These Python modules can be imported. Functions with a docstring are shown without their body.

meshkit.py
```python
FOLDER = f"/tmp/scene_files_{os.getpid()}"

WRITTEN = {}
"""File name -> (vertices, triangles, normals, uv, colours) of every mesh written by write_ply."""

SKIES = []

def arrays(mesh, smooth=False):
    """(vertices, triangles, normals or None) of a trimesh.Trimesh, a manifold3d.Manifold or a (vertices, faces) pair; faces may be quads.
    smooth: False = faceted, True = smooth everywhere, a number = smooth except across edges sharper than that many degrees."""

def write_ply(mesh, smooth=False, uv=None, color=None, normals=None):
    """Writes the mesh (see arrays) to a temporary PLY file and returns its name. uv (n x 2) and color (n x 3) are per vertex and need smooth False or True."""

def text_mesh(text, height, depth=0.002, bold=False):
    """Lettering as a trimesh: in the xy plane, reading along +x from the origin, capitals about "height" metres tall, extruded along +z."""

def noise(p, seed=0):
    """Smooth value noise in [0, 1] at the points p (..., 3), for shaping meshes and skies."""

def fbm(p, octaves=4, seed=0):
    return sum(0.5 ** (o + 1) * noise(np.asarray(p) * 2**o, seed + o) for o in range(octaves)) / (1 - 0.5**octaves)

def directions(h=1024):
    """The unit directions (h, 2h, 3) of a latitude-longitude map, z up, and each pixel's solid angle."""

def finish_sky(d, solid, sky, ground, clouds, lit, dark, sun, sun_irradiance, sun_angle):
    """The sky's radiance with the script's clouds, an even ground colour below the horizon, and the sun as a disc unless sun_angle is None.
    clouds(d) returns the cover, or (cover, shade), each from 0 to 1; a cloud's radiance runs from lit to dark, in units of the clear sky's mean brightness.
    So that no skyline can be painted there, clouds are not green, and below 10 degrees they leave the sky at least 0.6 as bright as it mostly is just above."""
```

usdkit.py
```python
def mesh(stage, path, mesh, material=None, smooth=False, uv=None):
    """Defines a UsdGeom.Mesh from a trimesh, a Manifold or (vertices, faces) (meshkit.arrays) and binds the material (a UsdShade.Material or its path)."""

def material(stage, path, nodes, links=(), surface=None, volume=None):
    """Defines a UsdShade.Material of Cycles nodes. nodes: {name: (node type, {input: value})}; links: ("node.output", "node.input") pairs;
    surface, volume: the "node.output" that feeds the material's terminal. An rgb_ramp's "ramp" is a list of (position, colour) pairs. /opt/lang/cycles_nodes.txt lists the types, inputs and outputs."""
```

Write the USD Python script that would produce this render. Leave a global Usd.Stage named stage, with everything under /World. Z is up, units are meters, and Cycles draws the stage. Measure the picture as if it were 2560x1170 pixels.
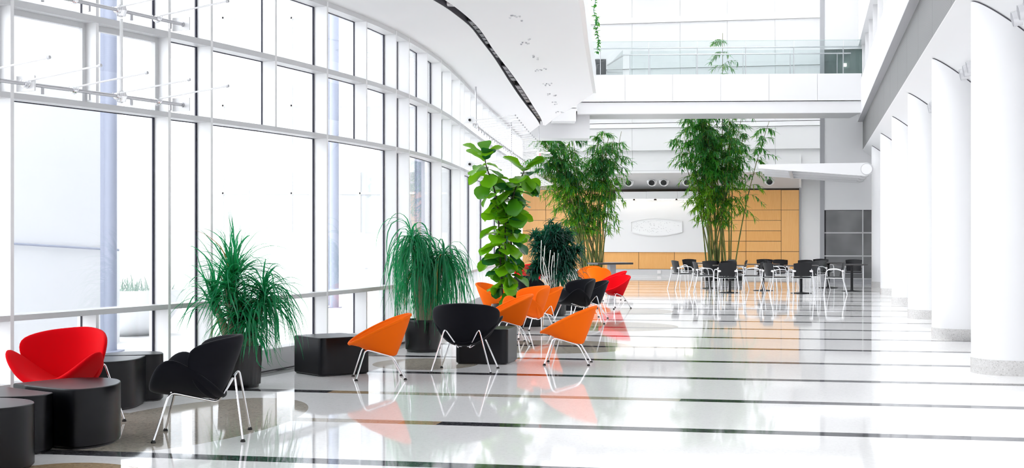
import math, random
import numpy as np
import trimesh, manifold3d, shapely
from shapely.geometry import Polygon, LineString, Point, box as sbox
from shapely.ops import unary_union
from scipy.interpolate import CubicSpline
import usdkit
from pxr import Usd, UsdGeom, UsdLux, UsdShade, Gf, Sdf, Vt

stage = Usd.Stage.CreateInMemory()
UsdGeom.SetStageUpAxis(stage, UsdGeom.Tokens.z)
UsdGeom.SetStageMetersPerUnit(stage, 1.0)
UsdGeom.Xform.Define(stage, '/World')
UsdGeom.Scope.Define(stage, '/World/Looks')

# ------------------------------------------------------------------ camera, sky, exposure
EYE, FPX = 1.52, 3556.0
cam = UsdGeom.Camera.Define(stage, '/World/camera')
cam.CreateHorizontalApertureAttr(36.0)
cam.CreateVerticalApertureAttr(36.0 * 1170 / 2560)
cam.CreateFocalLengthAttr(36.0 * FPX / 2560)
cam.CreateVerticalApertureOffsetAttr(2.0 * 36 / 2560)
cam.CreateClippingRangeAttr(Gf.Vec2f(0.1, 500.0))
cam.CreateExposureAttr(0.63)
cam.AddTranslateOp().Set(Gf.Vec3d(0, 0, EYE))
cam.AddRotateXOp().Set(90.0)

MAT = {}
def mat(name, nodes, links=(), surface='p.BSDF', volume=None):
    MAT[name] = usdkit.material(stage, '/World/Looks/' + name, nodes, links, surface=surface, volume=volume)
    return MAT[name]

def plain(name, col, rough=0.5, **kw):
    return mat(name, {'p': ('principled_bsdf', {'base_color': col, 'roughness': rough, **kw})})

sky = UsdLux.DomeLight.Define(stage, '/World/sky')
sky.CreateIntensityAttr(1.0)
sky.CreateColorAttr(Gf.Vec3f(0.965, 0.98, 1.0))

# ------------------------------------------------------------------ materials
plain('white_paint', (.79, .79, .80), .45)
plain('white_ceiling', (.82, .82, .825), .6)
plain('white_gloss', (.88, .88, .89), .25)
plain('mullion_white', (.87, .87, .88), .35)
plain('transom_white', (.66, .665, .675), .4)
plain('grey_paint', (.42, .42, .44), .5)
plain('grey_trim', (.36, .36, .38), .45)
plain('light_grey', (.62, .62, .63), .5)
plain('dark_recess', (.10, .097, .11), .6)
plain('lamp_grey', (.09, .085, .10), .4)
plain('lamp_black', (.008, .008, .010), .35)
plain('gasket', (.010, .010, .030), .5)
plain('chrome', (.86, .86, .88), .14, metallic=1.0)
plain('silver_paint', (.78, .78, .80), .28, metallic=.55)
plain('steel_rod', (.55, .55, .57), .3, metallic=.7)
plain('rod_clear', (.90, .90, .91), .3)
plain('black_plastic', (.0020, .0023, .0042), .30, specular_ior_level=.26)
plain('black_glide', (.01, .01, .01), .5)
plain('pot_black', (.003, .003, .004), .22)
plain('soil', (.03, .02, .015), .9)
plain('cafe_black', (.0022, .0025, .0045), .34, specular_ior_level=.35)
plain('cafe_top', (.05, .045, .045), .18)
plain('shop_glass', (.11, .16, .15), .25)
plain('dark_opening', (.03, .032, .036), .4)
plain('trunk_bark', (.34, .27, .20), .8)
plain('dark_stem', (.05, .035, .025), .7)
plain('cane_pale', (.80, .78, .73), .6)
plain('sign_white', (.85, .82, .82), .4)
plain('sign_red', (.85, .42, .40), .4)
plain('ext_white', (.84, .85, .86), .7)
plain('ext_wall', (.80, .81, .83), .7)
plain('ext_steel', (.34, .37, .47), .5)
plain('ext_window', (.50, .52, .54), .3)
plain('ext_ground', (.72, .72, .71), .8)
plain('stake_green', (.02, .16, .10), .5)
mat('strip_light', {'e': ('emission', {'color': (1.0, .93, .82), 'strength': 5.0})}, surface='e.emission')

def fabric(name, col, sheen=.25, spec=.25):
    mat(name, {'tc': ('texture_coordinate', {}), 'n': ('noise_texture', {'scale': 420.0, 'detail': 2.0}),
               'b': ('bump', {'strength': .12, 'distance': .002}),
               'p': ('principled_bsdf', {'base_color': col, 'roughness': .85, 'sheen_weight': sheen, 'sheen_roughness': .4, 'specular_ior_level': spec})},
        [('tc.object', 'n.vector'), ('n.fac', 'b.height'), ('b.normal', 'p.normal')])
fabric('fabric_red', (.68, .0008, .006), .03, .08)
fabric('fabric_orange', (.92, .145, .002), .04, .12)
fabric('fabric_black', (.0030, .0033, .0065), .10, .16)

def terrazzo(name, a, b, c, rough, scale=55.0):
    mat(name, {'g': ('geometry', {}), 'v': ('voronoi_texture', {'scale': scale}) , 'r': ('rgb_ramp', {'ramp': [(0, a), (.5, a), (.72, b), (1, c)]}),
               's': ('separate_color', {}),
               'p': ('principled_bsdf', {'roughness': rough, 'ior': 1.5, 'specular_ior_level': .28})},
        [('g.position', 'v.vector'), ('v.color', 's.color'), ('s.r', 'r.fac'), ('r.color', 'p.base_color')])
terrazzo('terrazzo_white', (.945, .94, .935), (.925, .92, .915), (.88, .875, .87), .04)
terrazzo('terrazzo_dark', (.035, .036, .045), (.055, .056, .065), (.13, .13, .14), .05)
terrazzo('terrazzo_grey', (.47, .43, .36), (.56, .50, .41), (.34, .30, .25), .05)
terrazzo('terrazzo_tan', (.46, .33, .19), (.54, .40, .25), (.34, .25, .16), .05)
terrazzo('terrazzo_border', (.36, .37, .36), (.42, .43, .42), (.30, .30, .30), .12)
terrazzo('stone_base', (.60, .59, .58), (.68, .67, .66), (.45, .44, .43), .25, 90.0)

def wood(name, a, b):
    mat(name, {'g': ('geometry', {}), 'm': ('mapping', {'scale': (14.0, 14.0, .9)}), 'n': ('noise_texture', {'scale': 3.0, 'detail': 5.0, 'roughness': .6}),
               'r': ('rgb_ramp', {'ramp': [(.3, a), (.7, b)]}), 'p': ('principled_bsdf', {'roughness': .35})},
        [('g.position', 'm.vector'), ('m.vector', 'n.vector'), ('n.fac', 'r.fac'), ('r.color', 'p.base_color')])
wood('maple_a', (.80, .39, .115), (.86, .46, .155))
wood('maple_b', (.84, .43, .14), (.88, .49, .18))

mat('mesh_metal', {'g': ('geometry', {}), 'm': ('mapping', {'scale': (1, 1, 1)}), 'w': ('noise_texture', {'scale': 60.0, 'detail': 1.0}),
                   'n': ('noise_texture', {'scale': 1.1, 'detail': 2.0}),
                   'r': ('rgb_ramp', {'ramp': [(.3, (.15, .15, .155)), (.7, (.27, .27, .275))]}),
                   'p': ('principled_bsdf', {'roughness': .35, 'metallic': .4})},
    [('g.position', 'n.vector'), ('n.fac', 'r.fac'), ('r.color', 'p.base_color')])
mat('perforated_grey', {'g': ('geometry', {}), 's': ('separate_xyz', {}), 'm': ('math', {'math_type': 'multiply', 'value2': 190.0}), 'w': ('math', {'math_type': 'sine'}),
                        'mr': ('map_range', {'from_min': -1.0, 'from_max': 1.0, 'to_min': .15, 'to_max': .24}),
                        'cc': ('combine_color', {}), 'p': ('principled_bsdf', {'roughness': .5, 'metallic': .2})},
    [('g.position', 's.vector'), ('s.z', 'm.value1'), ('m.value', 'w.value1'), ('w.value', 'mr.value'), ('mr.result', 'cc.r'), ('mr.result', 'cc.g'), ('mr.result', 'cc.b'), ('cc.color', 'p.base_color')])

def pane_mat(name, tint, gl):
    mat(name, {'lw': ('layer_weight', {'blend': .5}), 'pw': ('math', {'math_type': 'power', 'value2': 5.0}), 'f': ('math', {'math_type': 'multiply_add', 'value2': .93, 'value3': .04}), 't': ('transparent_bsdf', {'color': tint}), 'g': ('glossy_bsdf', {'color': gl, 'roughness': .01}), 'x': ('mix_closure', {})},
        [('lw.facing', 'pw.value1'), ('pw.value', 'f.value1'), ('f.value', 'x.fac'), ('t.BSDF', 'x.closure1'), ('g.BSDF', 'x.closure2')], surface='x.closure')
pane_mat('glass_pane', (.96, .97, .98), (.9, .9, .9))
pane_mat('glass_rail', (.93, .96, .96), (.8, .8, .8))
pane_mat('glass_roof', (.97, .97, .97), (.5, .5, .5))
plain('glass_edge', (.45, .58, .56), .2)

def leaf_mat(name, stops, rough=.4, trans=.35, tcol=None):
    tcol = tcol or stops[len(stops) // 2]
    mat(name, {'g': ('geometry', {}), 'r': ('rgb_ramp', {'ramp': [(i / max(1, len(stops) - 1), s) for i, s in enumerate(stops)]}),
               'p': ('principled_bsdf', {'roughness': rough, 'specular_ior_level': .5}), 't': ('translucent_bsdf', {'color': tcol}), 'x': ('mix_closure', {'fac': trans})},
        [('g.random_per_island', 'r.fac'), ('r.color', 'p.base_color'), ('p.BSDF', 'x.closure1'), ('t.BSDF', 'x.closure2')], surface='x.closure')
leaf_mat('leaf_ponytail', [(.006, .13, .07), (.010, .22, .10), (.018, .32, .09), (.06, .38, .03), (.24, .40, .02)], .3, .48, (.03, .50, .14))
leaf_mat('leaf_dry', [(.45, .22, .05), (.55, .30, .08)], .6, .3)
leaf_mat('leaf_fig_a', [(.12, .38, .006), (.17, .44, .008)], .26, .34, (.22, .50, .01))
leaf_mat('leaf_fig_b', [(.040, .21, .008), (.075, .26, .008)], .22, .3, (.16, .42, .01))
leaf_mat('leaf_fig_c', [(.008, .10, .030), (.015, .12, .03)], .16, .15, (.05, .25, .02))
leaf_mat('leaf_bush', [(.003, .045, .035), (.006, .10, .055), (.018, .16, .06)], .28, .3, (.01, .2, .08))
mat('leaf_bamboo', {'g': ('geometry', {}), 'n': ('noise_texture', {'scale': 1.3, 'detail': 1.0}), 'a': ('math', {'math_type': 'multiply_add', 'value2': 1.5, 'value3': -.5}),
                    'b': ('math', {'math_type': 'multiply_add', 'value2': .6}),
                    'r': ('rgb_ramp', {'ramp': [(0, (.002, .060, .045)), (.3, (.006, .12, .045)), (.55, (.02, .21, .014)), (.78, (.10, .32, .010)), (.92, (.28, .42, .012)), (1, (.36, .22, .05))]}),
                    'p': ('principled_bsdf', {'roughness': .4}), 't': ('translucent_bsdf', {'color': (.12, .50, .02)}), 'x': ('mix_closure', {'fac': .42})},
    [('g.position', 'n.vector'), ('n.fac', 'a.value1'), ('g.random_per_island', 'b.value1'), ('a.value', 'b.value3'), ('b.value', 'r.fac'), ('r.color', 'p.base_color'), ('p.BSDF', 'x.closure1'), ('t.BSDF', 'x.closure2')], surface='x.closure')
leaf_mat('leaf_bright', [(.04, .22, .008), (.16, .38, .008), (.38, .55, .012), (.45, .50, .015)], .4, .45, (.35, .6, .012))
leaf_mat('leaf_out', [(.25, .33, .28), (.35, .42, .36)], .6, .2)
mat('culm_green', {'g': ('geometry', {}), 'n': ('noise_texture', {'scale': 1.5}), 'r': ('rgb_ramp', {'ramp': [(.35, (.07, .10, .012)), (.55, (.16, .17, .03)), (.7, (.04, .05, .012))]}), 'p': ('principled_bsdf', {'roughness': .4})},
    [('g.position', 'n.vector'), ('n.fac', 'r.fac'), ('r.color', 'p.base_color')])

# ------------------------------------------------------------------ scene graph helpers
COUNT = {}
def numbered(parent, name):
    k = COUNT[(parent, name)] = COUNT.get((parent, name), -1) + 1
    return f'{parent}/{name}' if k == 0 else f'{parent}/{name}_{k:03d}'

def setdata(prim, label=None, cat=None, group=None, kind=None):
    for key, v in (('label', label), ('category', cat), ('group', group), ('kind', kind)):
        if v:
            prim.SetCustomDataByKey(key, v)
    return prim

def path_of(parent):
    return '/World' if parent is None else (parent if isinstance(parent, str) else str(parent.GetPath()))

def obj(name, mesh, material, parent=None, smooth=30, label=None, cat=None, group=None, kind=None):
    path = numbered(path_of(parent), name)
    m = usdkit.mesh(stage, path, mesh, MAT[material], smooth)
    return setdata(m.GetPrim(), label, cat, group, kind)

def thing(name, label=None, cat=None, loc=(0, 0, 0), rz=0.0, group=None, kind=None):
    x = UsdGeom.Xform.Define(stage, numbered('/World', name))
    x.AddTranslateOp().Set(Gf.Vec3d(*map(float, loc)))
    x.AddRotateZOp().Set(float(rz))
    return setdata(x.GetPrim(), label, cat, group, kind)

def dup(root, name, label, loc, rz, group=None):
    was = root.GetCustomData()
    r = thing(name, label, was['category'], loc, rz, group or was.get('group'))
    r.GetReferences().AddInternalReference(root.GetPath())
    r.SetInstanceable(True)
    return r

# ------------------------------------------------------------------ mesh helpers
def cat_mesh(ms):
    return trimesh.util.concatenate([m if isinstance(m, trimesh.Trimesh) else to_tm(m) for m in ms])

def to_tm(m):
    if hasattr(m, 'to_mesh'):
        q = m.to_mesh()
        return trimesh.Trimesh(q.vert_properties[:, :3], q.tri_verts, process=False)
    v, f = np.asarray(m[0], float), np.asarray(m[1], int)
    if f.shape[1] == 4:
        f = np.vstack([f[:, [0, 1, 2]], f[:, [0, 2, 3]]])
    return trimesh.Trimesh(v, f, process=False)

def bx(x0, x1, y0, y1, z0, z1):
    m = trimesh.creation.box((x1 - x0, y1 - y0, z1 - z0))
    m.apply_translation(((x0 + x1) / 2, (y0 + y1) / 2, (z0 + z1) / 2))
    return m

def prism(poly, z0, z1):
    polys = [poly] if isinstance(poly, Polygon) else [g for g in poly.geoms if isinstance(g, Polygon)]
    ms = []
    for g in polys:
        if g.area < 1e-6:
            continue
        m = trimesh.creation.extrude_polygon(g, z1 - z0, engine='earcut')
        m.apply_translation((0, 0, z0))
        ms.append(m)
    return trimesh.util.concatenate(ms)

def bevel_prism(poly, z0, z1, b):
    """A prism whose top edge is chamfered by b."""
    outer = np.array(shapely.geometry.polygon.orient(poly).exterior.coords)[:-1]
    n = len(outer)
    e = np.roll(outer, -1, 0) - outer
    nr = np.stack([-e[:, 1], e[:, 0]], 1) / np.linalg.norm(e, axis=1, keepdims=True)
    inw = nr + np.roll(nr, 1, 0)
    inw /= np.maximum(np.linalg.norm(inw, axis=1, keepdims=True), 1e-9)
    rings = [(outer + inw * b, z0), (outer, z0 + b), (outer, z1 - b), (outer + inw * b * .4, z1 - b * .35), (outer + inw * b, z1)]
    v = np.vstack([np.column_stack([r, np.full(n, z)]) for r, z in rings])
    f = []
    for k in range(len(rings) - 1):
        for i in range(n):
            j = (i + 1) % n
            f += [(k * n + i, k * n + j, (k + 1) * n + j), (k * n + i, (k + 1) * n + j, (k + 1) * n + i)]
    c0, c1 = len(v), len(v) + 1
    v = np.vstack([v, [*outer.mean(0), z0], [*outer.mean(0), z1]])
    t = (len(rings) - 1) * n
    for i in range(n):
        j = (i + 1) % n
        f += [(c0, j, i), (c1, t + i, t + j)]
    return trimesh.Trimesh(v, np.array(f), process=False)

def fillet(pts, r, k=5):
    pts = [np.array(p, float) for p in pts]
    out = [pts[0]]
    for a, b, c in zip(pts, pts[1:], pts[2:]):
        u, w = a - b, c - b
        d = min(r, .45 * np.linalg.norm(u), .45 * np.linalg.norm(w))
        p0, p1 = b + u / np.linalg.norm(u) * d, b + w / np.linalg.norm(w) * d
        for t in np.linspace(0, 1, k):
            out.append((1 - t) ** 2 * p0 + 2 * t * (1 - t) * b + t * t * p1)
    out.append(pts[-1])
    return np.array(out)

def tube(pts, r, n=8):
    pts = np.array(pts, float)
    r = np.full(len(pts), r) if np.ndim(r) == 0 else np.array(r, float)
    d = np.gradient(pts, axis=0)
    d /= np.maximum(np.linalg.norm(d, axis=1, keepdims=True), 1e-9)
    ref = np.array([0, 0, 1.0]) if abs(d[0][2]) < .9 else np.array([1.0, 0, 0])
    u = np.cross(d[0], ref); u /= np.linalg.norm(u)
    rings = []
    for i in range(len(pts)):
        u = u - d[i] * np.dot(u, d[i]); u /= np.linalg.norm(u)
        w = np.cross(d[i], u)
        a = np.arange(n) / n * 2 * np.pi
        rings.append(pts[i] + r[i] * (np.cos(a)[:, None] * u + np.sin(a)[:, None] * w))
    v = np.vstack(rings + [pts[:1], pts[-1:]])
    f = []
    m = len(pts)
    for k in range(m - 1):
        for i in range(n):
            j = (i + 1) % n
            f += [(k * n + i, k * n + j, (k + 1) * n + j), (k * n + i, (k + 1) * n + j, (k + 1) * n + i)]
    for i in range(n):
        j = (i + 1) % n
        f += [(m * n, j, i), (m * n + 1, (m - 1) * n + i, (m - 1) * n + j)]
    return trimesh.Trimesh(v, np.array(f), process=False)

def lathe(profile, n=40, center=(0, 0)):
    """profile: (radius, z) from bottom to top."""
    pr = np.array(profile, float)
    a = np.arange(n) / n * 2 * np.pi
    v = np.vstack([np.column_stack([center[0] + p[0] * np.cos(a), center[1] + p[0] * np.sin(a), np.full(n, p[1])]) for p in pr])
    f = []
    for k in range(len(pr) - 1):
        for i in range(n):
            j = (i + 1) % n
            f += [(k * n + i, k * n + j, (k + 1) * n + j), (k * n + i, (k + 1) * n + j, (k + 1) * n + i)]
    return trimesh.Trimesh(v, np.array(f), process=False)

def grid_mesh(rings, close_start=True, close_end=True):
    """rings: list of (n,3) closed loops, joined into a skin."""
    n = len(rings[0])
    v = np.vstack(rings)
    f = []
    for k in range(len(rings) - 1):
        for i in range(n):
            j = (i + 1) % n
            f += [(k * n + i, k * n + j, (k + 1) * n + j), (k * n + i, (k + 1) * n + j, (k + 1) * n + i)]
    if close_start:
        v = np.vstack([v, rings[0].mean(0)]); c = len(v) - 1
        f += [(c, (i + 1) % n, i) for i in range(n)]
    if close_end:
        v = np.vstack([v, rings[-1].mean(0)]); c = len(v) - 1
        t = (len(rings) - 1) * n
        f += [(c, t + i, t + (i + 1) % n) for i in range(n)]
    return trimesh.Trimesh(v, np.array(f), process=False)

# the hall's own axes: q runs along the hall, p across it (to the right)
ANG = math.atan(745 / FPX)
CA, SA = math.cos(ANG), math.sin(ANG)
def hall(p, q):
    return (p * CA + q * SA, -p * SA + q * CA)
def hall_inv(x, y):
    return (x * CA - y * SA, x * SA + y * CA)
HALL_M = np.array([[CA, SA, 0, 0], [-SA, CA, 0, 0], [0, 0, 1, 0], [0, 0, 0, 1.0]])
def H(mesh):
    """Turns a mesh modelled in hall coordinates (p, q, z) into the world."""
    m = (mesh if isinstance(mesh, trimesh.Trimesh) else to_tm(mesh)).copy()
    m.apply_transform(HALL_M)
    return m
def bar_pz(poly, q0, q1):
    """A cross-section drawn in (p, z), run along the hall from q0 to q1."""
    m = trimesh.creation.extrude_polygon(Polygon(poly), q1 - q0, engine='earcut')
    v = m.vertices.copy()
    m = trimesh.Trimesh(np.column_stack([v[:, 0], q0 + v[:, 2], v[:, 1]]), m.faces[:, ::-1], process=False)
    return H(m)

# ================================================================== THE SHELL OF THE HALL
# plan of the curved window wall, at the room-side edge of its fins: x as a function of y
WY = [-3, 1, 5, 9, 12.11, 14.0, 15.2, 17.13, 19.0, 20.26, 21.7, 24.4, 27.9, 32.4, 37.5, 41.2]
WX = [-12.6, -10.2, -7.95, -5.75, -4.23, -3.39, -2.905, -2.23, -1.71, -1.464, -1.25, -.985, -.745, -.40, .02, .33]
wall_x = CubicSpline(WY, WX)
def wall_frame(y):
    """point on the wall, unit tangent (away from the camera) and unit normal (into the room)"""
    s = float(wall_x(y, 1)); t = np.array([s, 1.0]) / math.hypot(s, 1)
    return np.array([float(wall_x(y)), y]), t, np.array([t[1], -t[0]])
def wall_line(d, y0=-3.0, y1=41.2, n=90):
    out = []
    for y in np.linspace(y0, y1, n):
        p, t, nn = wall_frame(y)
        out.append(p + nn * d)
    return np.array(out)

# --- floor
floor = thing('floor', kind='structure')
room = Polygon(np.vstack([wall_line(-.10), [(-1.1, 41.3)], [hall(-12.3, 54.2)], [hall(4, 54.2)], [hall(4, -8)], [(-13.4, -3)]])).buffer(0)
obj('subfloor', prism(room.buffer(.05), -.30, -.012), 'grey_paint', floor, smooth=False)
def q_strip(q0, q1, p0=-16, p1=6):
    return Polygon([hall(p0, q0), hall(p1, q0), hall(p1, q1), hall(p0, q1)])
def ellipse(cx, cy, a, b, rot=0):
    t = np.linspace(0, 2 * np.pi, 64, endpoint=False)
    x, y = a * np.cos(t), b * np.sin(t)
    c, s = math.cos(rot), math.sin(rot)
    return Polygon(np.column_stack([cx + c * x - s * y, cy + s * x + c * y]))
border = Polygon(np.vstack([wall_line(.02, -3, 41, 80), wall_line(.23, -3, 41, 80)[::-1]])).buffer(0)
inlays = [(ellipse(-2.62, 11.55, .78, 1.75, -.22), 'terrazzo_grey'), (ellipse(.55, 19.35, 1.1, 1.15), 'terrazzo_grey'),
          (ellipse(-1.02, 16.75, .62, .75), 'terrazzo_grey'), (ellipse(-2.75, 8.55, .62, .95, .2), 'terrazzo_tan'),
          (ellipse(1.75, 23.6, 1.0, 1.2), 'terrazzo_grey'), (ellipse(2.2, 28.3, 1.0, 1.3), 'terrazzo_grey')]
strips = []
Q0, DQ, SW = 11.11, 2.02, .21
for k in range(-9, 24):
    q = Q0 + DQ * k
    if q > 54:
        break
    if k == 1:
        cuts = [(-16, -4.55, 'terrazzo_dark'), (-4.55, -4.12, 'terrazzo_tan'), (-4.12, -1.17, 'terrazzo_grey'), (-1.17, 6, 'terrazzo_dark')]
    elif k == 0:
        cuts = [(-16, -3.25, 'terrazzo_grey'), (-3.25, -2.93, 'terrazzo_tan'), (-2.93, 6, 'terrazzo_dark')]
    elif k == -1:
        cuts = [(-16, -2.5, 'terrazzo_dark'), (-2.5, 6, 'terrazzo_dark')]
    else:
        cuts = [(-16, 6, 'terrazzo_dark')]
    for p0, p1, m in cuts:
        strips.append((q_strip(q - SW / 2, q + SW / 2, p0, p1).intersection(room).difference(border), m))
inlay_union = unary_union([i[0] for i in inlays])
strip_union = unary_union([s[0] for s in strips])
for g, m in strips:
    if not g.is_empty and g.area > 1e-3:
        obj('terrazzo_strip', prism(g, -.012, 0), m, floor, smooth=False)
for g, m in inlays:
    g = g.intersection(room).difference(strip_union).difference(border)
    obj('terrazzo_inlay', prism(g, -.012, 0), m, floor, smooth=False)
obj('floor_border', prism(border.intersection(room), -.012, 0), 'terrazzo_border', floor, smooth=False)
for k in range(-10, 24):
    a, b = Q0 + DQ * k + SW / 2, Q0 + DQ * (k + 1) - SW / 2
    g = q_strip(a, min(b, 60)).intersection(room).difference(inlay_union).difference(border)
    if not g.is_empty and g.area > .01:
        obj('terrazzo_panel', prism(g, -.012, 0), 'terrazzo_white', floor, smooth=False)

# --- window wall
Z_CURB, Z_R0, Z_R1, Z_T1, Z_T1T, Z_T2, Z_T2T, Z_T3, Z_TOP = .25, .785, .834, 2.68, 2.73, 3.465, 3.525, 4.27, 4.33
FD = .17                                         # depth of the fins
def wall_box(ya, yb, d0, d1, z0, z1, seg=1):
    """a piece following the wall between plan stations ya..yb, from d0 to d1 along the normal"""
    ys = np.linspace(ya, yb, seg + 1)
    a = [wall_frame(y) for y in ys]
    poly = Polygon([tuple(p + n * d0) for p, t, n in a] + [tuple(p + n * d1) for p, t, n in a[::-1]])
    return prism(poly.buffer(0), z0, z1)
def fin_box(y, w, d0, d1, z0, z1, off=0.0):
    p, t, n = wall_frame(y)
    q = [p + t * (off - w / 2) + n * d0, p + t * (off + w / 2) + n * d0, p + t * (off + w / 2) + n * d1, p + t * (off - w / 2) + n * d1]
    return prism(shapely.geometry.polygon.orient(Polygon(q)), z0, z1)
def y_after(y, dist):
    for _ in range(40):
        s = math.hypot(float(wall_x(y, 1)), 1)
        y += dist / 40 / s
    return y
fins = [4.9, 7.05, 7.75, 10.0, 12.08, 14.03, 14.70, 17.15, 19.57, 20.27]
kinds = ['w', 'n', 'w', 'w', 'w', 'n', 'w', 'w', 'n']
y = 20.27
pattern = ['w', 'w', 'n', 'w', 'w', 'n', 'w', 'w', 'n', 'w', 'w', 'n', 'w', 'w', 'n']
for kd in pattern:
    y2 = y_after(y, 2.52 if kd == 'w' else .73)
    if y2 > 40.9:
        y2 = 40.9
    fins.append(y2); kinds.append(kd); y = y2
    if y2 >= 40.9:
        break
FW = .040
for k, kd in enumerate(kinds):
    ya, yb = fins[k], fins[k + 1]
    win = thing(f'window_{k + 1}', kind='structure')
    seg = 3 if kd == 'w' else 1
    rows = [(Z_CURB, Z_R0), (Z_R1, Z_T1), (Z_T1T, Z_T2), (Z_T2T, Z_T3)]
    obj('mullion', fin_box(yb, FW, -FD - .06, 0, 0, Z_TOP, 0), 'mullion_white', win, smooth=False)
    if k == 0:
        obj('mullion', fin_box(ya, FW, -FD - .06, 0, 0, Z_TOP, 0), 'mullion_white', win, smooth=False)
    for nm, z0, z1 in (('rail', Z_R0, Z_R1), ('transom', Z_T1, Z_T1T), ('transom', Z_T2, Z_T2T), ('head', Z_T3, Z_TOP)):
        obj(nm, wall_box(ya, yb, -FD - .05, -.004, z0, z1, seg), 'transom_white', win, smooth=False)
    obj('curb', wall_box(ya, yb, -FD - .05, .0, .02, Z_CURB, seg), 'light_grey', win, smooth=False)
    obj('curb_gap', wall_box(ya, yb, -FD, -.02, -.01, .02, seg), 'lamp_black', win, smooth=False)
    ym = (ya + yb) / 2
    sub = kd == 'w'
    if sub:
        for z0, z1 in ((rows[0]), (Z_T1T, Z_T3)):
            obj('mullion', fin_box(ym, FW, -FD - .05, -.006, z0, z1), 'mullion_white', win, smooth=False)
    for r, (z0, z1) in enumerate(rows):
        spans = [(ya, ym), (ym, yb)] if sub and r != 1 else [(ya, yb)]
        for a, b in spans:
            obj('pane', wall_box(a, b, -FD - .016, -FD - .008, z0, z1, 1 if sub and r != 1 else seg), 'glass_pane', win, smooth=False)
            # rubber gasket on the near side of the far fin, and under the transom
            last = b == yb
            obj('gasket', fin_box(b, .020 if last else .006, -FD - .012, -FD + .004, z0, z1, -(FW / 2 + (.010 if last else .003))), 'gasket', win, smooth=False)
            obj('gasket', wall_box(a, b, -FD - .012, -FD + .004, z1 - .007, z1, 1 if len(spans) == 2 else seg), 'gasket', win, smooth=False)
            if r == 2 and 9.9 < a < 14.02:      # openable sashes near the camera
                obj('sash_frame', cat_mesh([fin_box(b, .05, -FD, -FD + .05, z0, z1, -.045), wall_box(a, b, -FD, -FD + .05, z1 - .05, z1, 1)]), 'transom_white', win, smooth=False)

# --- low ceiling over the lounge: two slabs with a dark lamp slot between them
SLOT_L = [(-6.0, 0.5), (-3.9, 6), (-2.3, 11.5), (-1.42, 15.0), (-0.948, 17.022), (-0.811, 17.654), (-0.685, 18.401), (-0.597, 18.96), (-0.478, 20.227), (-0.339, 21.893), (-0.152, 24.55), (0.137, 28.713), (0.462, 32.825), (0.658, 35.433), (0.718, 36.467)]
SLOT_R = [(-5.8, 0.5), (-3.7, 6), (-2.1, 11.5), (-1.22, 15.0), (-0.804, 17.022), (-0.729, 17.396), (-0.637, 17.939), (-0.526, 18.701), (-0.412, 19.786), (-0.325, 21.014), (-0.203, 22.545), (-0.028, 24.55), (0.28, 28.467), (0.548, 32.232), (0.742, 35.183), (0.779, 36.467)]
EDGE = [(-1.9, -1), (-.9, 5), (.06, 11), (.813, 17.02), (1.05, 20.52), (1.617, 28.2), (1.39, 31.0), (1.05, 34.0)]
sl = CubicSpline([p[1] for p in SLOT_L], [p[0] for p in SLOT_L]); sr = CubicSpline([p[1] for p in SLOT_R], [p[0] for p in SLOT_R])
ys = np.linspace(.5, 36.4, 90)
left_slab = Polygon(np.vstack([wall_line(-.1, .5, 41.0, 80), [(.50, 39.0)], np.column_stack([sl(ys), ys])[::-1]])).buffer(0)
yr = np.linspace(.5, 36.4, 90)
ed = lambda v: np.interp(v, [p[1] for p in EDGE[:6]], [p[0] for p in EDGE[:6]])
ye = np.linspace(.5, 28.2, 40)
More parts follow.
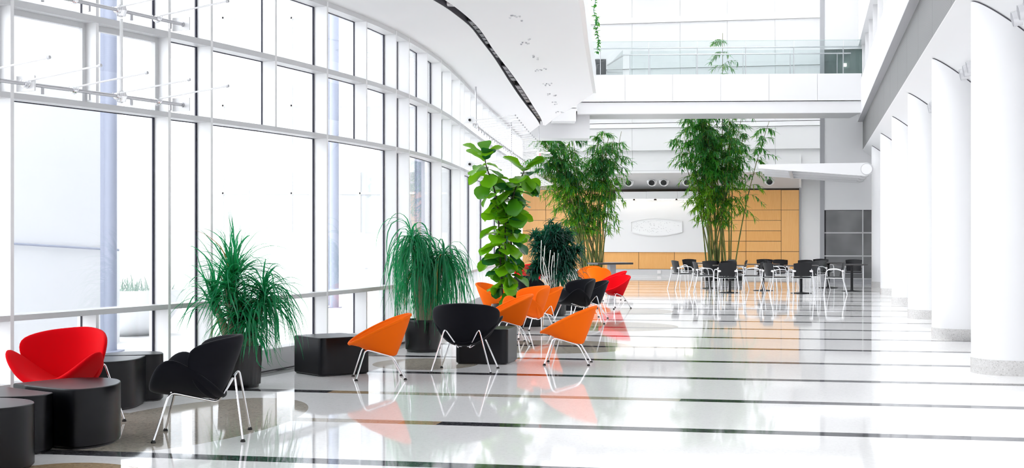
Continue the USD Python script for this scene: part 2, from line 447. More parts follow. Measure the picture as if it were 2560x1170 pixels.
right_slab = Polygon(np.vstack([np.column_stack([sr(yr), yr]), [(.86, 36.6)], EDGE[7:5:-1], np.column_stack([ed(ye), ye])[::-1]])).buffer(0)
ceil = thing('ceiling', kind='structure')
obj('ceiling_panel', prism(left_slab, Z_TOP, Z_TOP + .32), 'white_ceiling', ceil, smooth=False)
obj('ceiling_panel', prism(right_slab, Z_TOP, Z_TOP + .32), 'white_ceiling', ceil, smooth=False)
slot_poly = Polygon(np.vstack([np.column_stack([sl(ys), ys]), np.column_stack([sr(ys), ys])[::-1]])).buffer(0)
obj('slot_lining', prism(slot_poly.buffer(.02), Z_TOP + .10, Z_TOP + .36), 'dark_recess', ceil, smooth=False)
for edge, dx in ((sl, .006), (sr, -.006)):
    for a, b in zip(ys[:-1:8], list(ys[8::8]) + [ys[-1]]):
        yy_ = np.linspace(a, b, 9)
        st = Polygon(np.vstack([np.column_stack([edge(yy_), yy_]), np.column_stack([edge(yy_) + dx, yy_])[::-1]]))
        obj('slot_side', prism(shapely.geometry.polygon.orient(st), Z_TOP + .003, Z_TOP + .12), 'dark_recess', ceil, smooth=False)
obj('edge_strip', prism(Polygon(np.vstack([np.column_stack([ed(ye) - .012, ye]), np.column_stack([ed(ye) + .05, ye])[::-1]])), Z_TOP - .002, Z_TOP + .5), 'white_gloss', ceil, smooth=False)
hatch = Polygon([(.20, 16.0), (.42, 16.3), (.35, 17.2), (.13, 16.9)])
# trays of three lamps sunk in the slot
def lamp_tray(y0, L, n, where):
    t = thing('slot_lamp_tray', f'black lamp tray in the dark ceiling slot, {where}', 'lamp', group='lamp trays in the ceiling slot')
    def at(y, s):
        return np.array([float(sl(y)) * (1 - s) + float(sr(y)) * s, y])
    poly = lambda a, b, s0, s1: Polygon([at(a, s0), at(b, s0), at(b, s1), at(a, s1)])
    obj('tray', prism(poly(y0, y0 + L, .28, .90), Z_TOP + .02, Z_TOP + .095), 'lamp_black', t, smooth=False)
    for i in range(n):
        a = y0 + i * L / n
        obj('lamp_face', prism(poly(a + L / n * .10, a + L / n * .86, .36, .84), Z_TOP + .010, Z_TOP + .02), 'lamp_grey' if i < n - 1 else 'lamp_black', t, smooth=False)
for y0, L_, n, w in ((18.8, 1.1, 3, 'nearest the camera'), (19.95, 1.1, 3, 'second from the near end'), (21.5, 1.2, 3, 'third from the near end'), (23.8, 2.3, 4, 'fourth from the near end'), (26.9, 3.5, 5, 'fifth, second from the far tip'), (31.0, 3.6, 5, 'nearest its far tip')):
    lamp_tray(y0, L_, n, w)
s_ = thing('slot_sensor', 'small pale sensor box in the dark ceiling slot near the top of the picture', 'sensor')
sx, sy = px_at_z(1124, 19, Z_TOP) if 'px_at_z' in globals() else (-.773, 17.59)
obj('housing', prism(Polygon([(sx - .03, sy - .10), (sx + .06, sy - .06), (sx + .06, sy + .12), (sx - .03, sy + .08)]), Z_TOP + .03, Z_TOP + .095), 'sign_white', s_, smooth=False)
obj('lens', prism(Polygon([(sx - .01, sy - .03), (sx + .04, sy - .02), (sx + .04, sy + .05), (sx - .01, sy + .04)]), Z_TOP + .02, Z_TOP + .03), 'light_grey', s_, smooth=False)
rng = random.Random(4)
def px_at_z(px, py, z):
    yy = FPX * (z - EYE) / (587 - py)
    return (px - 1280) / FPX * yy, yy
DL = [(1290, 45), (1312, 103), (1333, 143), (1351, 175), (1368, 211), (1380, 235), (1390, 257), (1399, 281)]
names = ['first from the top', 'second', 'third', 'fourth', 'fifth', 'sixth', 'seventh', 'last and farthest']
for i, (a, b) in enumerate(DL):
    cx, cy = px_at_z(a, b, Z_TOP)
    d = thing('ceiling_stud_cluster', f'tiny stud cluster on the low white ceiling, {names[i]} of eight', 'ceiling fitting', (cx, cy, Z_TOP), 0, 'stud clusters on the low ceiling')
    for j in range(7):
        x, yy = rng.uniform(-.09, .09), rng.uniform(-.32, .32)
        m = lathe([(.0001, -.02), (.012, -.018), (.016, 0), (.0001, 0)], 8, (x, yy))
        obj('stud', m, 'light_grey' if j % 3 else 'grey_paint', d)

# --- right-hand side of the hall: band, fascias, aisle
wr = thing('wall_right', kind='structure')
QE = 46.6
PB = 1.64
obj('soffit', bar_pz([(PB, 4.21), (3.6, 2.642), (3.6, 2.95), (PB + .055, 4.42), (PB + .055, 4.222), (PB, 4.222)], -6, QE), 'white_paint', wr, smooth=False)
q = -6.0
while q < QE - .2:
    q1 = min(q + 2.63, QE)
    obj('panel', bar_pz([(PB + .004, 4.225), (PB + .05, 4.225), (PB + .05, 5.13), (PB + .004, 5.13)], q + .006, q1 - .006), 'perforated_grey', wr, smooth=False)
    q = q1
obj('panel_backing', bar_pz([(PB + .05, 4.3), (PB + .3, 4.3), (PB + .3, 5.3), (PB + .05, 5.3)], -6, QE), 'grey_trim', wr, smooth=False)
obj('fascia', bar_pz([(1.50, 5.13), (1.9, 5.13), (1.9, 6.27), (1.56, 6.27), (1.50, 6.20)], -6, QE), 'white_paint', wr, smooth=False)
obj('fascia_lip', bar_pz([(1.49, 5.115), (1.70, 5.115), (1.70, 5.135), (1.49, 5.135)], -6, QE), 'grey_paint', wr, smooth=False)
obj('gallery_glass', bar_pz([(1.80, 6.27), (1.84, 6.27), (1.84, 7.5), (1.80, 7.5)], -6, QE), 'light_grey', wr, smooth=False)
q = -4.0
while q < QE:
    obj('gallery_post', bar_pz([(1.60, 6.27), (1.72, 6.27), (1.72, 7.5), (1.60, 7.5)], q, q + .06), 'white_paint', wr, smooth=False)
    q += 2.63
obj('fascia', bar_pz([(1.50, 7.5), (1.9, 7.5), (1.9, 12.0), (1.50, 12.0)], -6, QE), 'white_paint', wr, smooth=False)
obj('aisle_wall', bar_pz([(3.6, -.1), (3.8, -.1), (3.8, 3.2), (3.6, 3.2)], -6, QE), 'white_paint', wr, smooth=False)

# --- cross wall with the grey mesh panels at the far right
def hallbox(p0, p1, q0, q1, z0, z1):
    return H(bx(p0, p1, q0, q1, z0, z1))
def px_on_q(px, py, q):
    """the point (p, z) of the plane q = const seen at a pixel"""
    u, v = (px - 1280) / FPX, (587 - py) / FPX
    yy = q / (u * SA + CA)
    return hall_inv(u * yy, yy)[0], EYE + v * yy
wc = thing('wall_far_right', kind='structure')
pl = px_on_q(2061, 500, QE)[0]
zt = px_on_q(2120, 525, QE)[1]
obj('wall_face', hallbox(pl, 3.7, QE, QE + .3, zt, 6.4), 'white_gloss', wc, smooth=False)
obj('wall_face', hallbox(pl, 3.7, QE, QE + .3, 7.45, 12.0), 'white_paint', wc, smooth=False)
obj('wall_return', hallbox(pl - .02, pl + .1, QE + .3, 53.8, 0, 12.0), 'white_paint', wc, smooth=False)
obj('grey_strip', hallbox(px_on_q(2050, 500, QE)[0], pl, QE - .02, QE + .5, 0, 12.0), 'grey_paint', wc, smooth=False)
zb = px_on_q(2120, 697, QE)[1]
xs = [2063, 2157, 2183, 2215]
ysr = [525, 582, 640, 697]
for i in range(3):
    for j in range(3):
        p0, z1 = px_on_q(xs[i], ysr[j], QE); p1, z0 = px_on_q(xs[i + 1], ysr[j + 1], QE)
        obj('mesh_panel', hallbox(p0 + .02, p1 - .02, QE + .03, QE + .06, z0 + .02, z1 - .02), 'mesh_metal', wc, smooth=False)
for i in range(1, 3):
    p0 = px_on_q(xs[i], 600, QE)[0]
    obj('panel_frame', hallbox(p0 - .02, p0 + .02, QE, QE + .05, zb, zt), 'light_grey', wc, smooth=False)
for j in range(1, 4):
    z = px_on_q(2120, ysr[j], QE)[1]
    obj('panel_frame', hallbox(pl, 3.4, QE, QE + .05, z - .02, z + .02), 'light_grey', wc, smooth=False)
obj('wall_base', hallbox(pl, 3.7, QE, QE + .3, 0, zb), 'grey_trim', wc, smooth=False)
obj('panel_backing', hallbox(pl, 3.7, QE + .07, QE + .3, zb, zt), 'dark_recess', wc, smooth=False)
obj('shopfront_glass', hallbox(pl, 1.9, QE + .12, QE + .16, 6.4, 7.45), 'shop_glass', wc, smooth=False)
obj('shopfront_lamp', hallbox(1.05, 1.14, QE + .06, QE + .10, 6.9, 7.0), 'strip_light', wc, smooth=False)
obj('shopfront_lamp', hallbox(1.08, 1.14, QE + .06, QE + .10, 6.45, 6.62), 'strip_light', wc, smooth=False)

# --- the far wall: maple panels, white upper wall, grey sloped soffit
QF = 53.85
wb = thing('wall_back', kind='structure')
def far(px, py, q=QF):
    return px_on_q(px, py, q)
pL, pR = far(1180, 600)[0], far(2056, 600)[0]
obj('wall_core', hallbox(pL - 3.6, pR + .4, QF + .05, QF + .4, 0, 12.0), 'white_paint', wb, smooth=False)
random.seed(3)
rows_y = [475, 525, 551, 577, 603, 629, 673]
cols = [(1300, 1365, rows_y), (1365, 1430, rows_y), (1430, 1480, rows_y), (1480, 1510, rows_y), (1510, 1597, [630, 673]), (1597, 1686, [630, 673]), (1686, 1773, [630, 673]),
        (1773, 1865, rows_y), (1865, 1953, rows_y), (1953, 1998, [475, 525, 629, 673])]
for a, b, rr in cols:
    for t, u in zip(rr, rr[1:]):
        p0, z1 = far(a, t); p1, z0 = far(b, u)
        obj('wood_panel', hallbox(p0 + .008, p1 - .008, QF - .03, QF + .045, z0 + .008, z1 - .008), random.choice(['maple_a', 'maple_b', 'maple_b']), wb, smooth=False)
p0, zw = far(1300, 475); p1 = far(1998, 475)[0]
obj('panel_core', hallbox(p0, p1, QF - .005, QF + .05, .2, zw), 'dark_stem', wb, smooth=False)
obj('panel_edge', hallbox(p1, p1 + .05, QF - .05, QF + .06, .0, zw + .02), 'grey_trim', wb, smooth=False)
obj('kick_board', hallbox(p0, p1, QF - .02, QF + .05, 0, far(1600, 673)[1]), 'light_grey', wb, smooth=False)
# sloped soffit and upper wall
QU = QF - 1.5
z_u = far(1600, 433, QU)[1]
obj('sloped_soffit', H(trimesh.convex.convex_hull(np.array([(p, q_, z) for p in (far(1300, 450)[0], p1) for q_, z in ((QU + .02, z_u), (QF, zw), (QF, zw + .1), (QU + .02, z_u + .1))]))), 'light_grey', wb, smooth=False)
obj('soffit_end', H(trimesh.convex.convex_hull(np.array([(p, q_, z) for p in (p1, p1 + .08) for q_, z in ((QU, z_u), (QF, zw), (QF, zw + 1.2), (QU, z_u + .6))]))), 'white_paint', wb, smooth=False)
pe = far(2056, 400, QU)[0]
zA, zB, zC, zD = far(1600, 428, QU)[1], far(1600, 376, QU)[1], far(1600, 320, QU)[1], far(1600, 309, QU)[1]
pj = [far(x, 350, QU)[0] for x in (1180, 1310, 1445, 1580, 1700, 1818, 1938, 2056)]
def upper_row(z0, z1, q_):
    for a, b in zip(pj, pj[1:]):
        obj('upper_panel', hallbox(a + .004, b - .004, q_, q_ + .2, z0, z1), 'white_paint', wb, smooth=False)
obj('ledge', hallbox(pj[0], pe, QU - .02, QU + .3, z_u, zA), 'white_paint', wb, smooth=False)
upper_row(zA + .01, zB, QU + .14)
upper_row(zB, zC - .01, QU)
obj('ledge', hallbox(pj[0], pe, QU - .05, QU + .2, zC, zD), 'white_gloss', wb, smooth=False)
z = zD + .02
for yy in (220, 172, 58, 44, -60):
    z1 = far(1600, yy, QU)[1]
    if yy == 44:
        obj('ledge', hallbox(pj[0], pe, QU - .05, QU + .2, z, z1), 'white_gloss', wb, smooth=False)
    else:
        upper_row(z + .006, z1 - .006, QU + (.05 if yy == 172 else 0))
    z = z1
obj('upper_end', hallbox(pe - .06, pe, QU, QF + .1, 0, 12), 'white_paint', wb, smooth=False)
d0, d1 = far(1470, 187, QU), far(1515, 148, QU)
obj('dark_doorway', hallbox(d0[0], d1[0], QU - .03, QU + .0, d0[1], d1[1]), 'dark_opening', wb, smooth=False)

# --- roof glazing over the atrium, far out of the picture, and the hall's near end
roof = thing('ceiling_atrium', kind='structure')
for k in range(10):
    a = -6 + k * 6.0
    hw_ = 2.6 if k < 8 else 2.2
    g = Polygon([hall(-14, a), hall(1.9, a), hall(1.9, a + 6), hall(-14, a + 6)])
    for c in (-9.2, -2.2):
        obj('roof_pane', hallbox(c - hw_, c + hw_, a + .4, a + 5.6, 12.10, 12.13), 'glass_roof', roof, smooth=False)
        g = g.difference(Polygon([hall(c - hw_, a + .4), hall(c + hw_, a + .4), hall(c + hw_, a + 5.6), hall(c - hw_, a + 5.6)]))
    obj('roof_panel', prism(g, 12.0, 12.4), 'white_ceiling', roof, smooth=False)
obj('wall_near', hallbox(-12, 3.8, -6.3, -6.1, -.1, 12), 'white_paint', None, smooth=False, kind='structure')

# --- upper left side above the low ceiling, and the end wall behind the bamboo
wl = thing('wall_left', kind='structure')
obj('upper_wall', prism(Polygon(np.vstack([wall_line(-.12, -3, 41.2, 60), wall_line(-.45, -3, 41.2, 60)[::-1]])).buffer(0), Z_TOP + .32, 9.6), 'white_paint', wl, smooth=False)
obj('clerestory_pane', prism(Polygon(np.vstack([wall_line(-.26, -3, 41.2, 60), wall_line(-.28, -3, 41.2, 60)[::-1]])).buffer(0), 9.6, 11.9), 'glass_pane', wl, smooth=False)
for yv in np.arange(-2, 41, 3.0):
    obj('clerestory_post', fin_box(float(yv), .08, -.4, -.12, 9.6, 12.0), 'white_paint', wl, smooth=False)
ex, ey = hall(-12.2, 54.0)
def end_piece(a, b, d0, d1, z0, z1):
    P0, P1 = np.array([-1.06, 41.3]), np.array([ex + .06, ey]); d = P1 - P0; nn = np.array([d[1], -d[0]]) / np.linalg.norm(d)
    A_, B_ = P0 + d * a, P0 + d * b
    return prism(shapely.geometry.polygon.orient(Polygon([A_ + nn * d0, B_ + nn * d0, B_ + nn * d1, A_ + nn * d1])), z0, z1)
obj('end_wall', end_piece(0, 1, -.06, .06, 4.3, 12.0), 'white_paint', wl, smooth=False)
obj('end_wall', end_piece(0, 1, -.06, .06, 0, .25), 'white_paint', wl, smooth=False)
for a, b in ((0, .06), (.94, 1.0)):
    obj('end_wall', end_piece(a, b, -.06, .06, .25, 4.3), 'white_paint', wl, smooth=False)
for a in np.linspace(.06, .94, 6):
    obj('mullion', end_piece(a - .003, a + .003, -.05, .10, .25, 4.3), 'mullion_white', wl, smooth=False)
for a, b in zip(np.linspace(.06, .94, 6), np.linspace(.06, .94, 6)[1:]):
    obj('pane', end_piece(a + .004, b - .004, -.01, 0, .25, 4.3), 'glass_pane', wl, smooth=False)
obj('end_return', prism(Polygon([(-1.1, 41.22), (.20, 41.22), (.20, 41.34), (-1.1, 41.34)]), 0, 12.0), 'white_paint', wl, smooth=False)

# --- left gallery bulkhead beyond the low ceiling
bh = thing('wall_gallery_left', kind='structure')
def cam_box(x0, x1, y0, y1, z0, z1):
    return bx(x0, x1, y0, y1, z0, z1)
obj('bulkhead', cam_box(-.8, 2.40, 43.9, 45.1, 4.50, 5.34), 'white_paint', bh, smooth=False)
obj('bulkhead', cam_box(1.2, 1.93, 42.9, 43.85, 4.95, 5.33), 'white_paint', bh, smooth=False)
obj('gallery_slab', cam_box(-1.0, 1.95, 42.9, 45.2, 5.35, 6.39), 'white_paint', bh, smooth=False)

# ================================================================== THE FOOTBRIDGE
A, B = np.array([1.99, 43.4]), np.array([10.55, 42.9])
bu = (B - A) / np.linalg.norm(B - A); bv = np.array([-bu[1], bu[0]]); BL = float(np.linalg.norm(B - A))
def BR(m):
    M = np.eye(4); M[:2, 0] = bu; M[:2, 1] = bv; M[:2, 3] = A
    m = m.copy(); m.apply_transform(M); return m
br = thing('footbridge', 'white footbridge crossing the hall with pale glass railings', 'footbridge')
seams = [0, 1.45, 2.9, 4.35, 5.8, 7.25, BL]
for a, b in zip(seams, seams[1:]):
    obj('fascia_panel', BR(bx(a + .003, b - .003, 0, .08, 5.58, 6.39)), 'white_paint', br, smooth=False)
obj('lower_beam', BR(bx(0, BL, .06, .30, 5.21, 5.56)), 'white_paint', br, smooth=False)
obj('deck', BR(bx(0, BL, .05, 2.0, 5.60, 6.36)), 'white_paint', br, smooth=False)
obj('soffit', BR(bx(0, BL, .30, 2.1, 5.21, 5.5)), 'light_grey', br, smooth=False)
px0 = [(x - 1280) / FPX * 43.2 for x in (1502, 1623, 1744, 1864, 1983, 2105)]
edges = [-.3] + [x - A[0] for x in px0] + [BL]
for a, b in zip(edges, edges[1:]):
    obj('glass_panel', BR(bx(a + .01, b - .01, .03, .042, 6.40, 7.40)), 'glass_rail', br, smooth=False)
for x in px0:
    obj('post', BR(bx(x - A[0] - .012, x - A[0] + .012, .06, .10, 6.36, 7.22)), 'steel_rod', br, smooth=False)
obj('handrail', BR(tube([(-.3, .12, 7.21), (BL, .12, 7.21)], .022, 8)), 'steel_rod', br)
obj('glass_top_edge', BR(bx(-.3, BL, .03, .042, 7.40, 7.412)), 'glass_edge', br, smooth=False)
px1 = [(x - 1280) / FPX * 45.2 for x in (1566, 1616, 1731, 1847, 1963, 2078)]
edges = [px1[0] - A[0]] + [x - A[0] for x in px1[1:]] + [BL]
for a, b in zip(edges, edges[1:]):
    obj('glass_panel', BR(bx(a + .01, b - .01, 1.93, 1.942, 6.38, 7.36)), 'glass_rail', br, smooth=False)
for x in px1:
    obj('post', BR(bx(x - A[0] - .012, x - A[0] + .012, 1.86, 1.90, 6.36, 7.24)), 'steel_rod', br, smooth=False)
obj('handrail', BR(tube([(1.45, 1.84, 7.23), (BL, 1.84, 7.23)], .022, 8)), 'steel_rod', br)
obj('glass_panel', BR(trimesh.convex.convex_hull(np.array([(1.42, 2.0, 6.4), (1.42, 2.0, 7.40), (.95, 4.6, 7.2), (.95, 4.6, 6.4), (1.43, 2.0, 6.4), (1.43, 2.0, 7.40), (.96, 4.6, 7.2), (.96, 4.6, 6.4)]))), 'glass_rail', br, smooth=False)
obj('handrail', BR(tube([(1.44, 2.0, 7.24), (.97, 4.6, 7.24)], .03, 8)), 'steel_rod', br)

# ================================================================== COLUMNS
CP, CR = 2.19, .44
soff = lambda p: 4.21 - .8 * (p - PB)
col_names = ['nearest and widest white round column, cut by the right edge', 'second white round column from the right edge', 'third white round column from the right edge',
             'fourth white round column from the right edge', 'fifth white round column from the right edge', 'slim-looking farthest white round column beside the grey mesh wall']
nrm = np.array([.8, 0, 1.0]) / math.hypot(.8, 1)
for k in range(6):
    q = 16.5 + 5.22 * k
    cx, cy = hall(CP, q)
    c = thing('column', col_names[k], 'column', (cx, cy, 0), -math.degrees(ANG), 'row of white columns')
    sh = manifold3d.Manifold.cylinder(5.0, CR, CR, 72).translate((0, 0, .165))
    d_ = float(np.dot(nrm, (0, 0, soff(CP) - .022)))
    sh = sh.trim_by_plane([-float(n_) for n_ in nrm], -d_)
    obj('shaft', to_tm(sh), 'white_paint', c, smooth=40)
    cap = manifold3d.Manifold.cylinder(5.0, CR - .012, CR - .012, 72).translate((0, 0, .2))
    d2 = float(np.dot(nrm, (0, 0, soff(CP) - .002)))
    cap = cap.trim_by_plane([-float(n_) for n_ in nrm], -d2).trim_by_plane([float(n_) for n_ in nrm], d_)
    obj('shadow_gap', to_tm(cap), 'dark_recess', c, smooth=40)
    obj('stone_base', lathe([(.001, 0), (CR + .004, 0), (CR + .004, .162), (CR - .006, .168), (.001, .168)], 72), 'stone_base', c, smooth=40)

# spot lamps under the sloped soffit, in sets of three, just in front of the first three columns
def can(p, q, z, r=.078, L=.095):
    prof = [(.001, 0), (r * .55, 0), (r * .6, .05), (r, .055), (r, .055 + L), (r - .006, .055 + L), (r - .008, .075), (.001, .07)]
    m = lathe(prof, 28)
    m.apply_translation((0, 0, -.08))
    m.apply_transform(trimesh.transformations.rotation_matrix(math.radians(-102), (0, 1, 0)))
    m.apply_translation((p, q, z))
    return H(m)
for k, (q0, w) in enumerate(((15.35, 'nearest column'), (20.55, 'second column'), (25.95, 'third column'))):
    t = thing('spot_lamp_set', f'white can spotlights under the soffit before the {w}', 'spotlight', group='spotlight sets along the columns')
    for j in range(3):
        q = q0 - .45 * j
        obj('lamp_can', can(2.10, q, 3.745), 'silver_paint', t)
        obj('bracket', hallbox(2.10, 2.13, q - .02, q + .02, 3.75, soff(2.12) + .02), 'white_gloss', t, smooth=False)
    obj('rail', hallbox(2.085, 2.125, q0 - 1.1, q0 + .2, soff(2.12) - .035, soff(2.12) + .01), 'white_gloss', t, smooth=False)

# white tapered canopy reaching out from between the last columns
cn = thing('entrance_canopy', 'long white tapered canopy reaching left from the farthest columns, round disc at its end', 'canopy')
for j, q in enumerate((40.4, 42.2, 44.0, 45.8)):
    zt_ = 3.51
    poly = [(-1.42, zt_ - .13), (-1.42, zt_ - .02), (1.55, zt_), (1.70, zt_ - .08), (1.72, zt_ - .18), (1.66, zt_ - .32), (1.5, zt_ - .37)]
    m = trimesh.creation.extrude_polygon(Polygon(poly), .12, engine='earcut')
    v = m.vertices
    m = trimesh.Trimesh(np.column_stack([v[:, 0], q + v[:, 2], v[:, 1]]), m.faces[:, ::-1], process=False)
    obj('tapered_beam', H(m), 'white_paint', cn, smooth=False)
    d_ = trimesh.creation.cylinder(.145, .03, sections=40)
    d_.apply_transform(trimesh.transformations.rotation_matrix(math.pi / 2, (1, 0, 0)))
    d_.apply_translation((1.53, q - .012, zt_ - .18))
    obj('end_disc', H(d_), 'white_gloss', cn)
    rg = lathe([(.146, -.006), (.166, -.006), (.166, .012), (.146, .012), (.146, -.006)], 40)
    rg.apply_transform(trimesh.transformations.rotation_matrix(math.pi / 2, (1, 0, 0)))
    rg.apply_translation((1.53, q - .006, zt_ - .18))
    obj('disc_ring', H(rg), 'light_grey', cn)
obj('canopy_plate', H(trimesh.convex.convex_hull(np.array([(p, q_, z) for q_ in (40.45, 46.3) for p, z in ((-1.42, 3.47), (1.5, 3.42), (1.5, 3.46), (-1.42, 3.49))]))), 'transom_white', cn, smooth=False)
for s in (-.6, .3, 1.1):
    obj('purlin', hallbox(s, s + .1, 40.5, 46.2, 3.30, 3.45), 'light_grey', cn, smooth=False)

# ================================================================== ROD FIXTURES ALONG THE WINDOW WALL
def rod_fixture(label, y0, y1, z, ends, hangers, off=.12):
    t = thing('rod_fixture', label, 'light fixture', group='rod fixtures on the window wall')
    ys_ = np.linspace(y0, y1, max(6, int((y1 - y0) * 3)))
    P = np.array([[*(wall_frame(v)[0] + wall_frame(v)[2] * off), z] for v in ys_])
    obj('pipe', tube(P, .017, 10), 'steel_rod', t)
    for yv in ends:
        p, tt, n = wall_frame(yv)
        c = p + n * .03
        q = [c - tt * .008 - n * .03, c + tt * .008 - n * .03, c + tt * .008 + n * .17, c - tt * .008 + n * .17]
        plate = prism(shapely.geometry.polygon.orient(Polygon([tuple(v) for v in q])), z - .06, z + .07)
        obj('end_plate', plate, 'white_gloss', t, smooth=False)
        e = p + n * off
        obj('pipe_cap', tube([[*(e - tt * .03), z], [*(e + tt * .012), z]], .024, 12), 'lamp_black' if y0 > 20 else 'steel_rod', t)
    s, first = y0 + .3, True
    while s < y1 - .05:
        p, tt, n = wall_frame(s)
        root = np.array([*(p + n * off), z])
        n3, t3 = np.array([*n, 0]), np.array([*tt, 0])
        up = np.array([0, 0, 1.0])
        a = root + n3 * .03 + up * .028
        b = root + n3 * .80 + up * .115
        rod = obj('rod', tube([a, b], .0085, 8), 'rod_clear', t)
        obj('rod_tip', tube([b - (b - a) * .01, b + (b - a) * .02], .014, 8), 'steel_rod', rod)
        arc = [root + n3 * (.055 * math.sin(w)) + up * (.02 - .055 * math.cos(w)) for w in np.linspace(-1.9, 1.9, 14)]
        obj('clip', tube(arc, .0045, 6), 'chrome', t)
        obj('collar', tube([root - t3 * .03, root + t3 * .03], .026, 12), 'chrome', t)
        obj('spacer', tube([root + t3 * .2, root + t3 * .2 - up * .07], .014, 8), 'steel_rod', t)
        s += .585 / math.hypot(float(wall_x(s, 1)), 1)
    for yv, zt_ in hangers:
        p, tt, n = wall_frame(yv)
        c = p + n * off
        obj('hanger_pole', tube([[*c, z - .06], [*c, zt_]], .016, 10), 'white_gloss' if y0 < 20 else 'steel_rod', t)
        obj('joint', lathe([(.001, z - .055), (.04, z - .05), (.055, z), (.04, z + .05), (.001, z + .055)], 16, tuple(c)), 'chrome', t)
rod_fixture('chrome pipe fixture with thin clear rods, nearest window bays, lower transom', 9.7, 14.08, 2.80, (12.13, 14.08), ((13.22, 3.52),))
rod_fixture('chrome pipe fixture with thin clear rods, nearest window bays, upper transom', 9.7, 14.08, 3.595, (12.13, 14.08), ((13.22, 4.33),))
rod_fixture('dense row of thin rods on the far windows, upper level under the low ceiling', 25.9, 40.2, 3.60, (25.8,), ((27.0, 4.33), (35.6, 4.33)))
rod_fixture('dense row of thin rods on the far windows, lower level behind the tall fig', 25.9, 40.2, 2.80, (25.8,), ((35.6, 3.50),))

# hanging sign under the tip of the low ceiling
t = thing('hanging_sign', 'small white and red sign hanging on a thin rod under the ceiling tip', 'sign', (.70, 37.0, 0), 10)
obj('rod', tube([(0, 0, 3.66), (0, 0, Z_TOP + .02)], .008, 8), 'steel_rod', t)
obj('canopy_bar', bx(-.07, .30, -.02, .02, 3.64, 3.675), 'sign_white', t, smooth=False)
obj('sign_box', bx(-.055, .0, -.02, .02, 3.40, 3.64), 'sign_white', t, smooth=False)
obj('red_face', bx(.0, .05, -.018, .018, 3.41, 3.635), 'sign_red', t, smooth=False)

# recessed cans in the sloped grey soffit
QS = QF - .75
cans = [(1543, 'half hidden behind the left bamboo'), (1572, 'second from the left'), (1630, 'left of the middle pair'), (1660, 'right of the middle pair'),
        (1718, 'at the left fringe of the right bamboo'), (1745, 'mostly hidden behind the right bamboo'), (1924, 'alone under the white canopy')]
for x, w in cans:
    p, z = px_on_q(x, 461, QS)
    cx, cy = hall(p, QS)
    zs = z_u + (zw - z_u) * .52
    t = thing('soffit_spotlight', f'grey round spotlight in the far sloped soffit, {w}', 'spotlight', (cx, cy, zs), -math.degrees(ANG), 'spotlights in the far sloped soffit')
    M = trimesh.transformations.rotation_matrix(math.radians(112), (1, 0, 0))
    ring = lathe([(.155, -.02), (.19, .0), (.185, .03), (.14, .05), (.128, .15), (.112, .15), (.108, .05), (.001, .04)], 32); ring.apply_transform(M)
    core = lathe([(.001, .11), (.106, .11), (.106, .06), (.001, .06)], 32); core.apply_transform(M)
    obj('housing', ring, 'silver_paint', t)
    obj('lamp_opening', core, 'lamp_black', t)

# the white board with its oval emblem and strip lights above it
QB = QF - .10
b0, b1 = far(1510, 630, QB), far(1773, 500, QB)
bd = thing('white_board', 'large plain white board on the maple wall with faint oval relief', 'board')
obj('board', hallbox(b0[0], b1[0], QB, QB + .06, b0[1], b1[1]), 'white_paint', bd, smooth=False)
oc = far(1641, 567, QB); ol = far(1576, 567, QB)[0]; orr = far(1706, 567, QB)[0]; ot = far(1641, 544, QB)[1]
hw, hh = (orr - ol) / 2, ot - oc[1]
outline = []
for s in np.linspace(-1, 1, 21):
    outline.append((hw * s, hh * (1 - .42 * s * s)))
for s in np.linspace(1, -1, 20):
    outline.append((hw * s, -hh * (1 - .42 * s * s)))
ov = Polygon(outline)
def q_plate(poly, q_, d):
    m = prism(poly, 0, d)
    v = m.vertices
    return H(trimesh.Trimesh(np.column_stack([v[:, 0] + oc[0], q_ - v[:, 2], v[:, 1] + oc[1]]), m.faces, process=False))
obj('oval_rim', q_plate(ov.difference(ov.buffer(-.035)), QB, .05), 'white_paint', bd, smooth=False)
obj('oval_field', q_plate(ov.buffer(-.035), QB, .012), 'white_gloss', bd, smooth=False)
rng = random.Random(9)
dots = []
for _ in range(120):
    a, b = rng.uniform(-hw * .92, hw * .92), rng.uniform(-hh * .8, hh * .8)
    if ov.buffer(-.09).contains(Point(a, b)):
        dots.append(Point(a, b).buffer(rng.uniform(.008, .016), 3))
obj('relief_dots', q_plate(unary_union(dots), QB - .012, .012), 'light_grey', bd, smooth=False, kind='stuff')
h0, h1 = far(1538, 497, QF - .5), far(1772, 478, QF - .5)
hd = thing('board_header', 'white header box above the white board holding the strip lights', 'header')
for i in range(3):
    a = h0[0] + (h1[0] - h0[0]) * i / 3; b = h0[0] + (h1[0] - h0[0]) * (i + 1) / 3
    obj('header_panel', hallbox(a + .003, b - .003, QF - .5, QF - .1, h0[1], h1[1]), 'white_paint', hd, smooth=False)
for i, (a, b, w) in enumerate(((1538, 1582, 'leftmost'), (1588, 1634, 'second from the left'), (1642, 1688, 'third from the left'), (1694, 1742, 'rightmost, behind bamboo leaves'))):
    p0, p1 = far(a, 499, QF - .45)[0], far(b, 499, QF - .45)[0]
    t = thing('strip_lamp', f'glowing strip lamp under the board header, {w}', 'lamp', group='strip lamps above the white board')
    obj('tube', hallbox(p0, p1, QF - .46, QF - .40, h0[1] - .055, h0[1] - .015), 'strip_light', t, smooth=False)
    obj('channel', hallbox(p0 - .02, p1 + .02, QF - .48, QF - .38, h0[1] - .015, h0[1]), 'white_gloss', t, smooth=False)
p, z = far(1648, 680)
obj('socket', hallbox(p - .07, p + .07, QF - .05, QF - .02, z - .06, z + .06), 'sign_white', None, smooth=False, label='small pale wall socket plate on the light kick board under the maple wall', cat='wall socket')

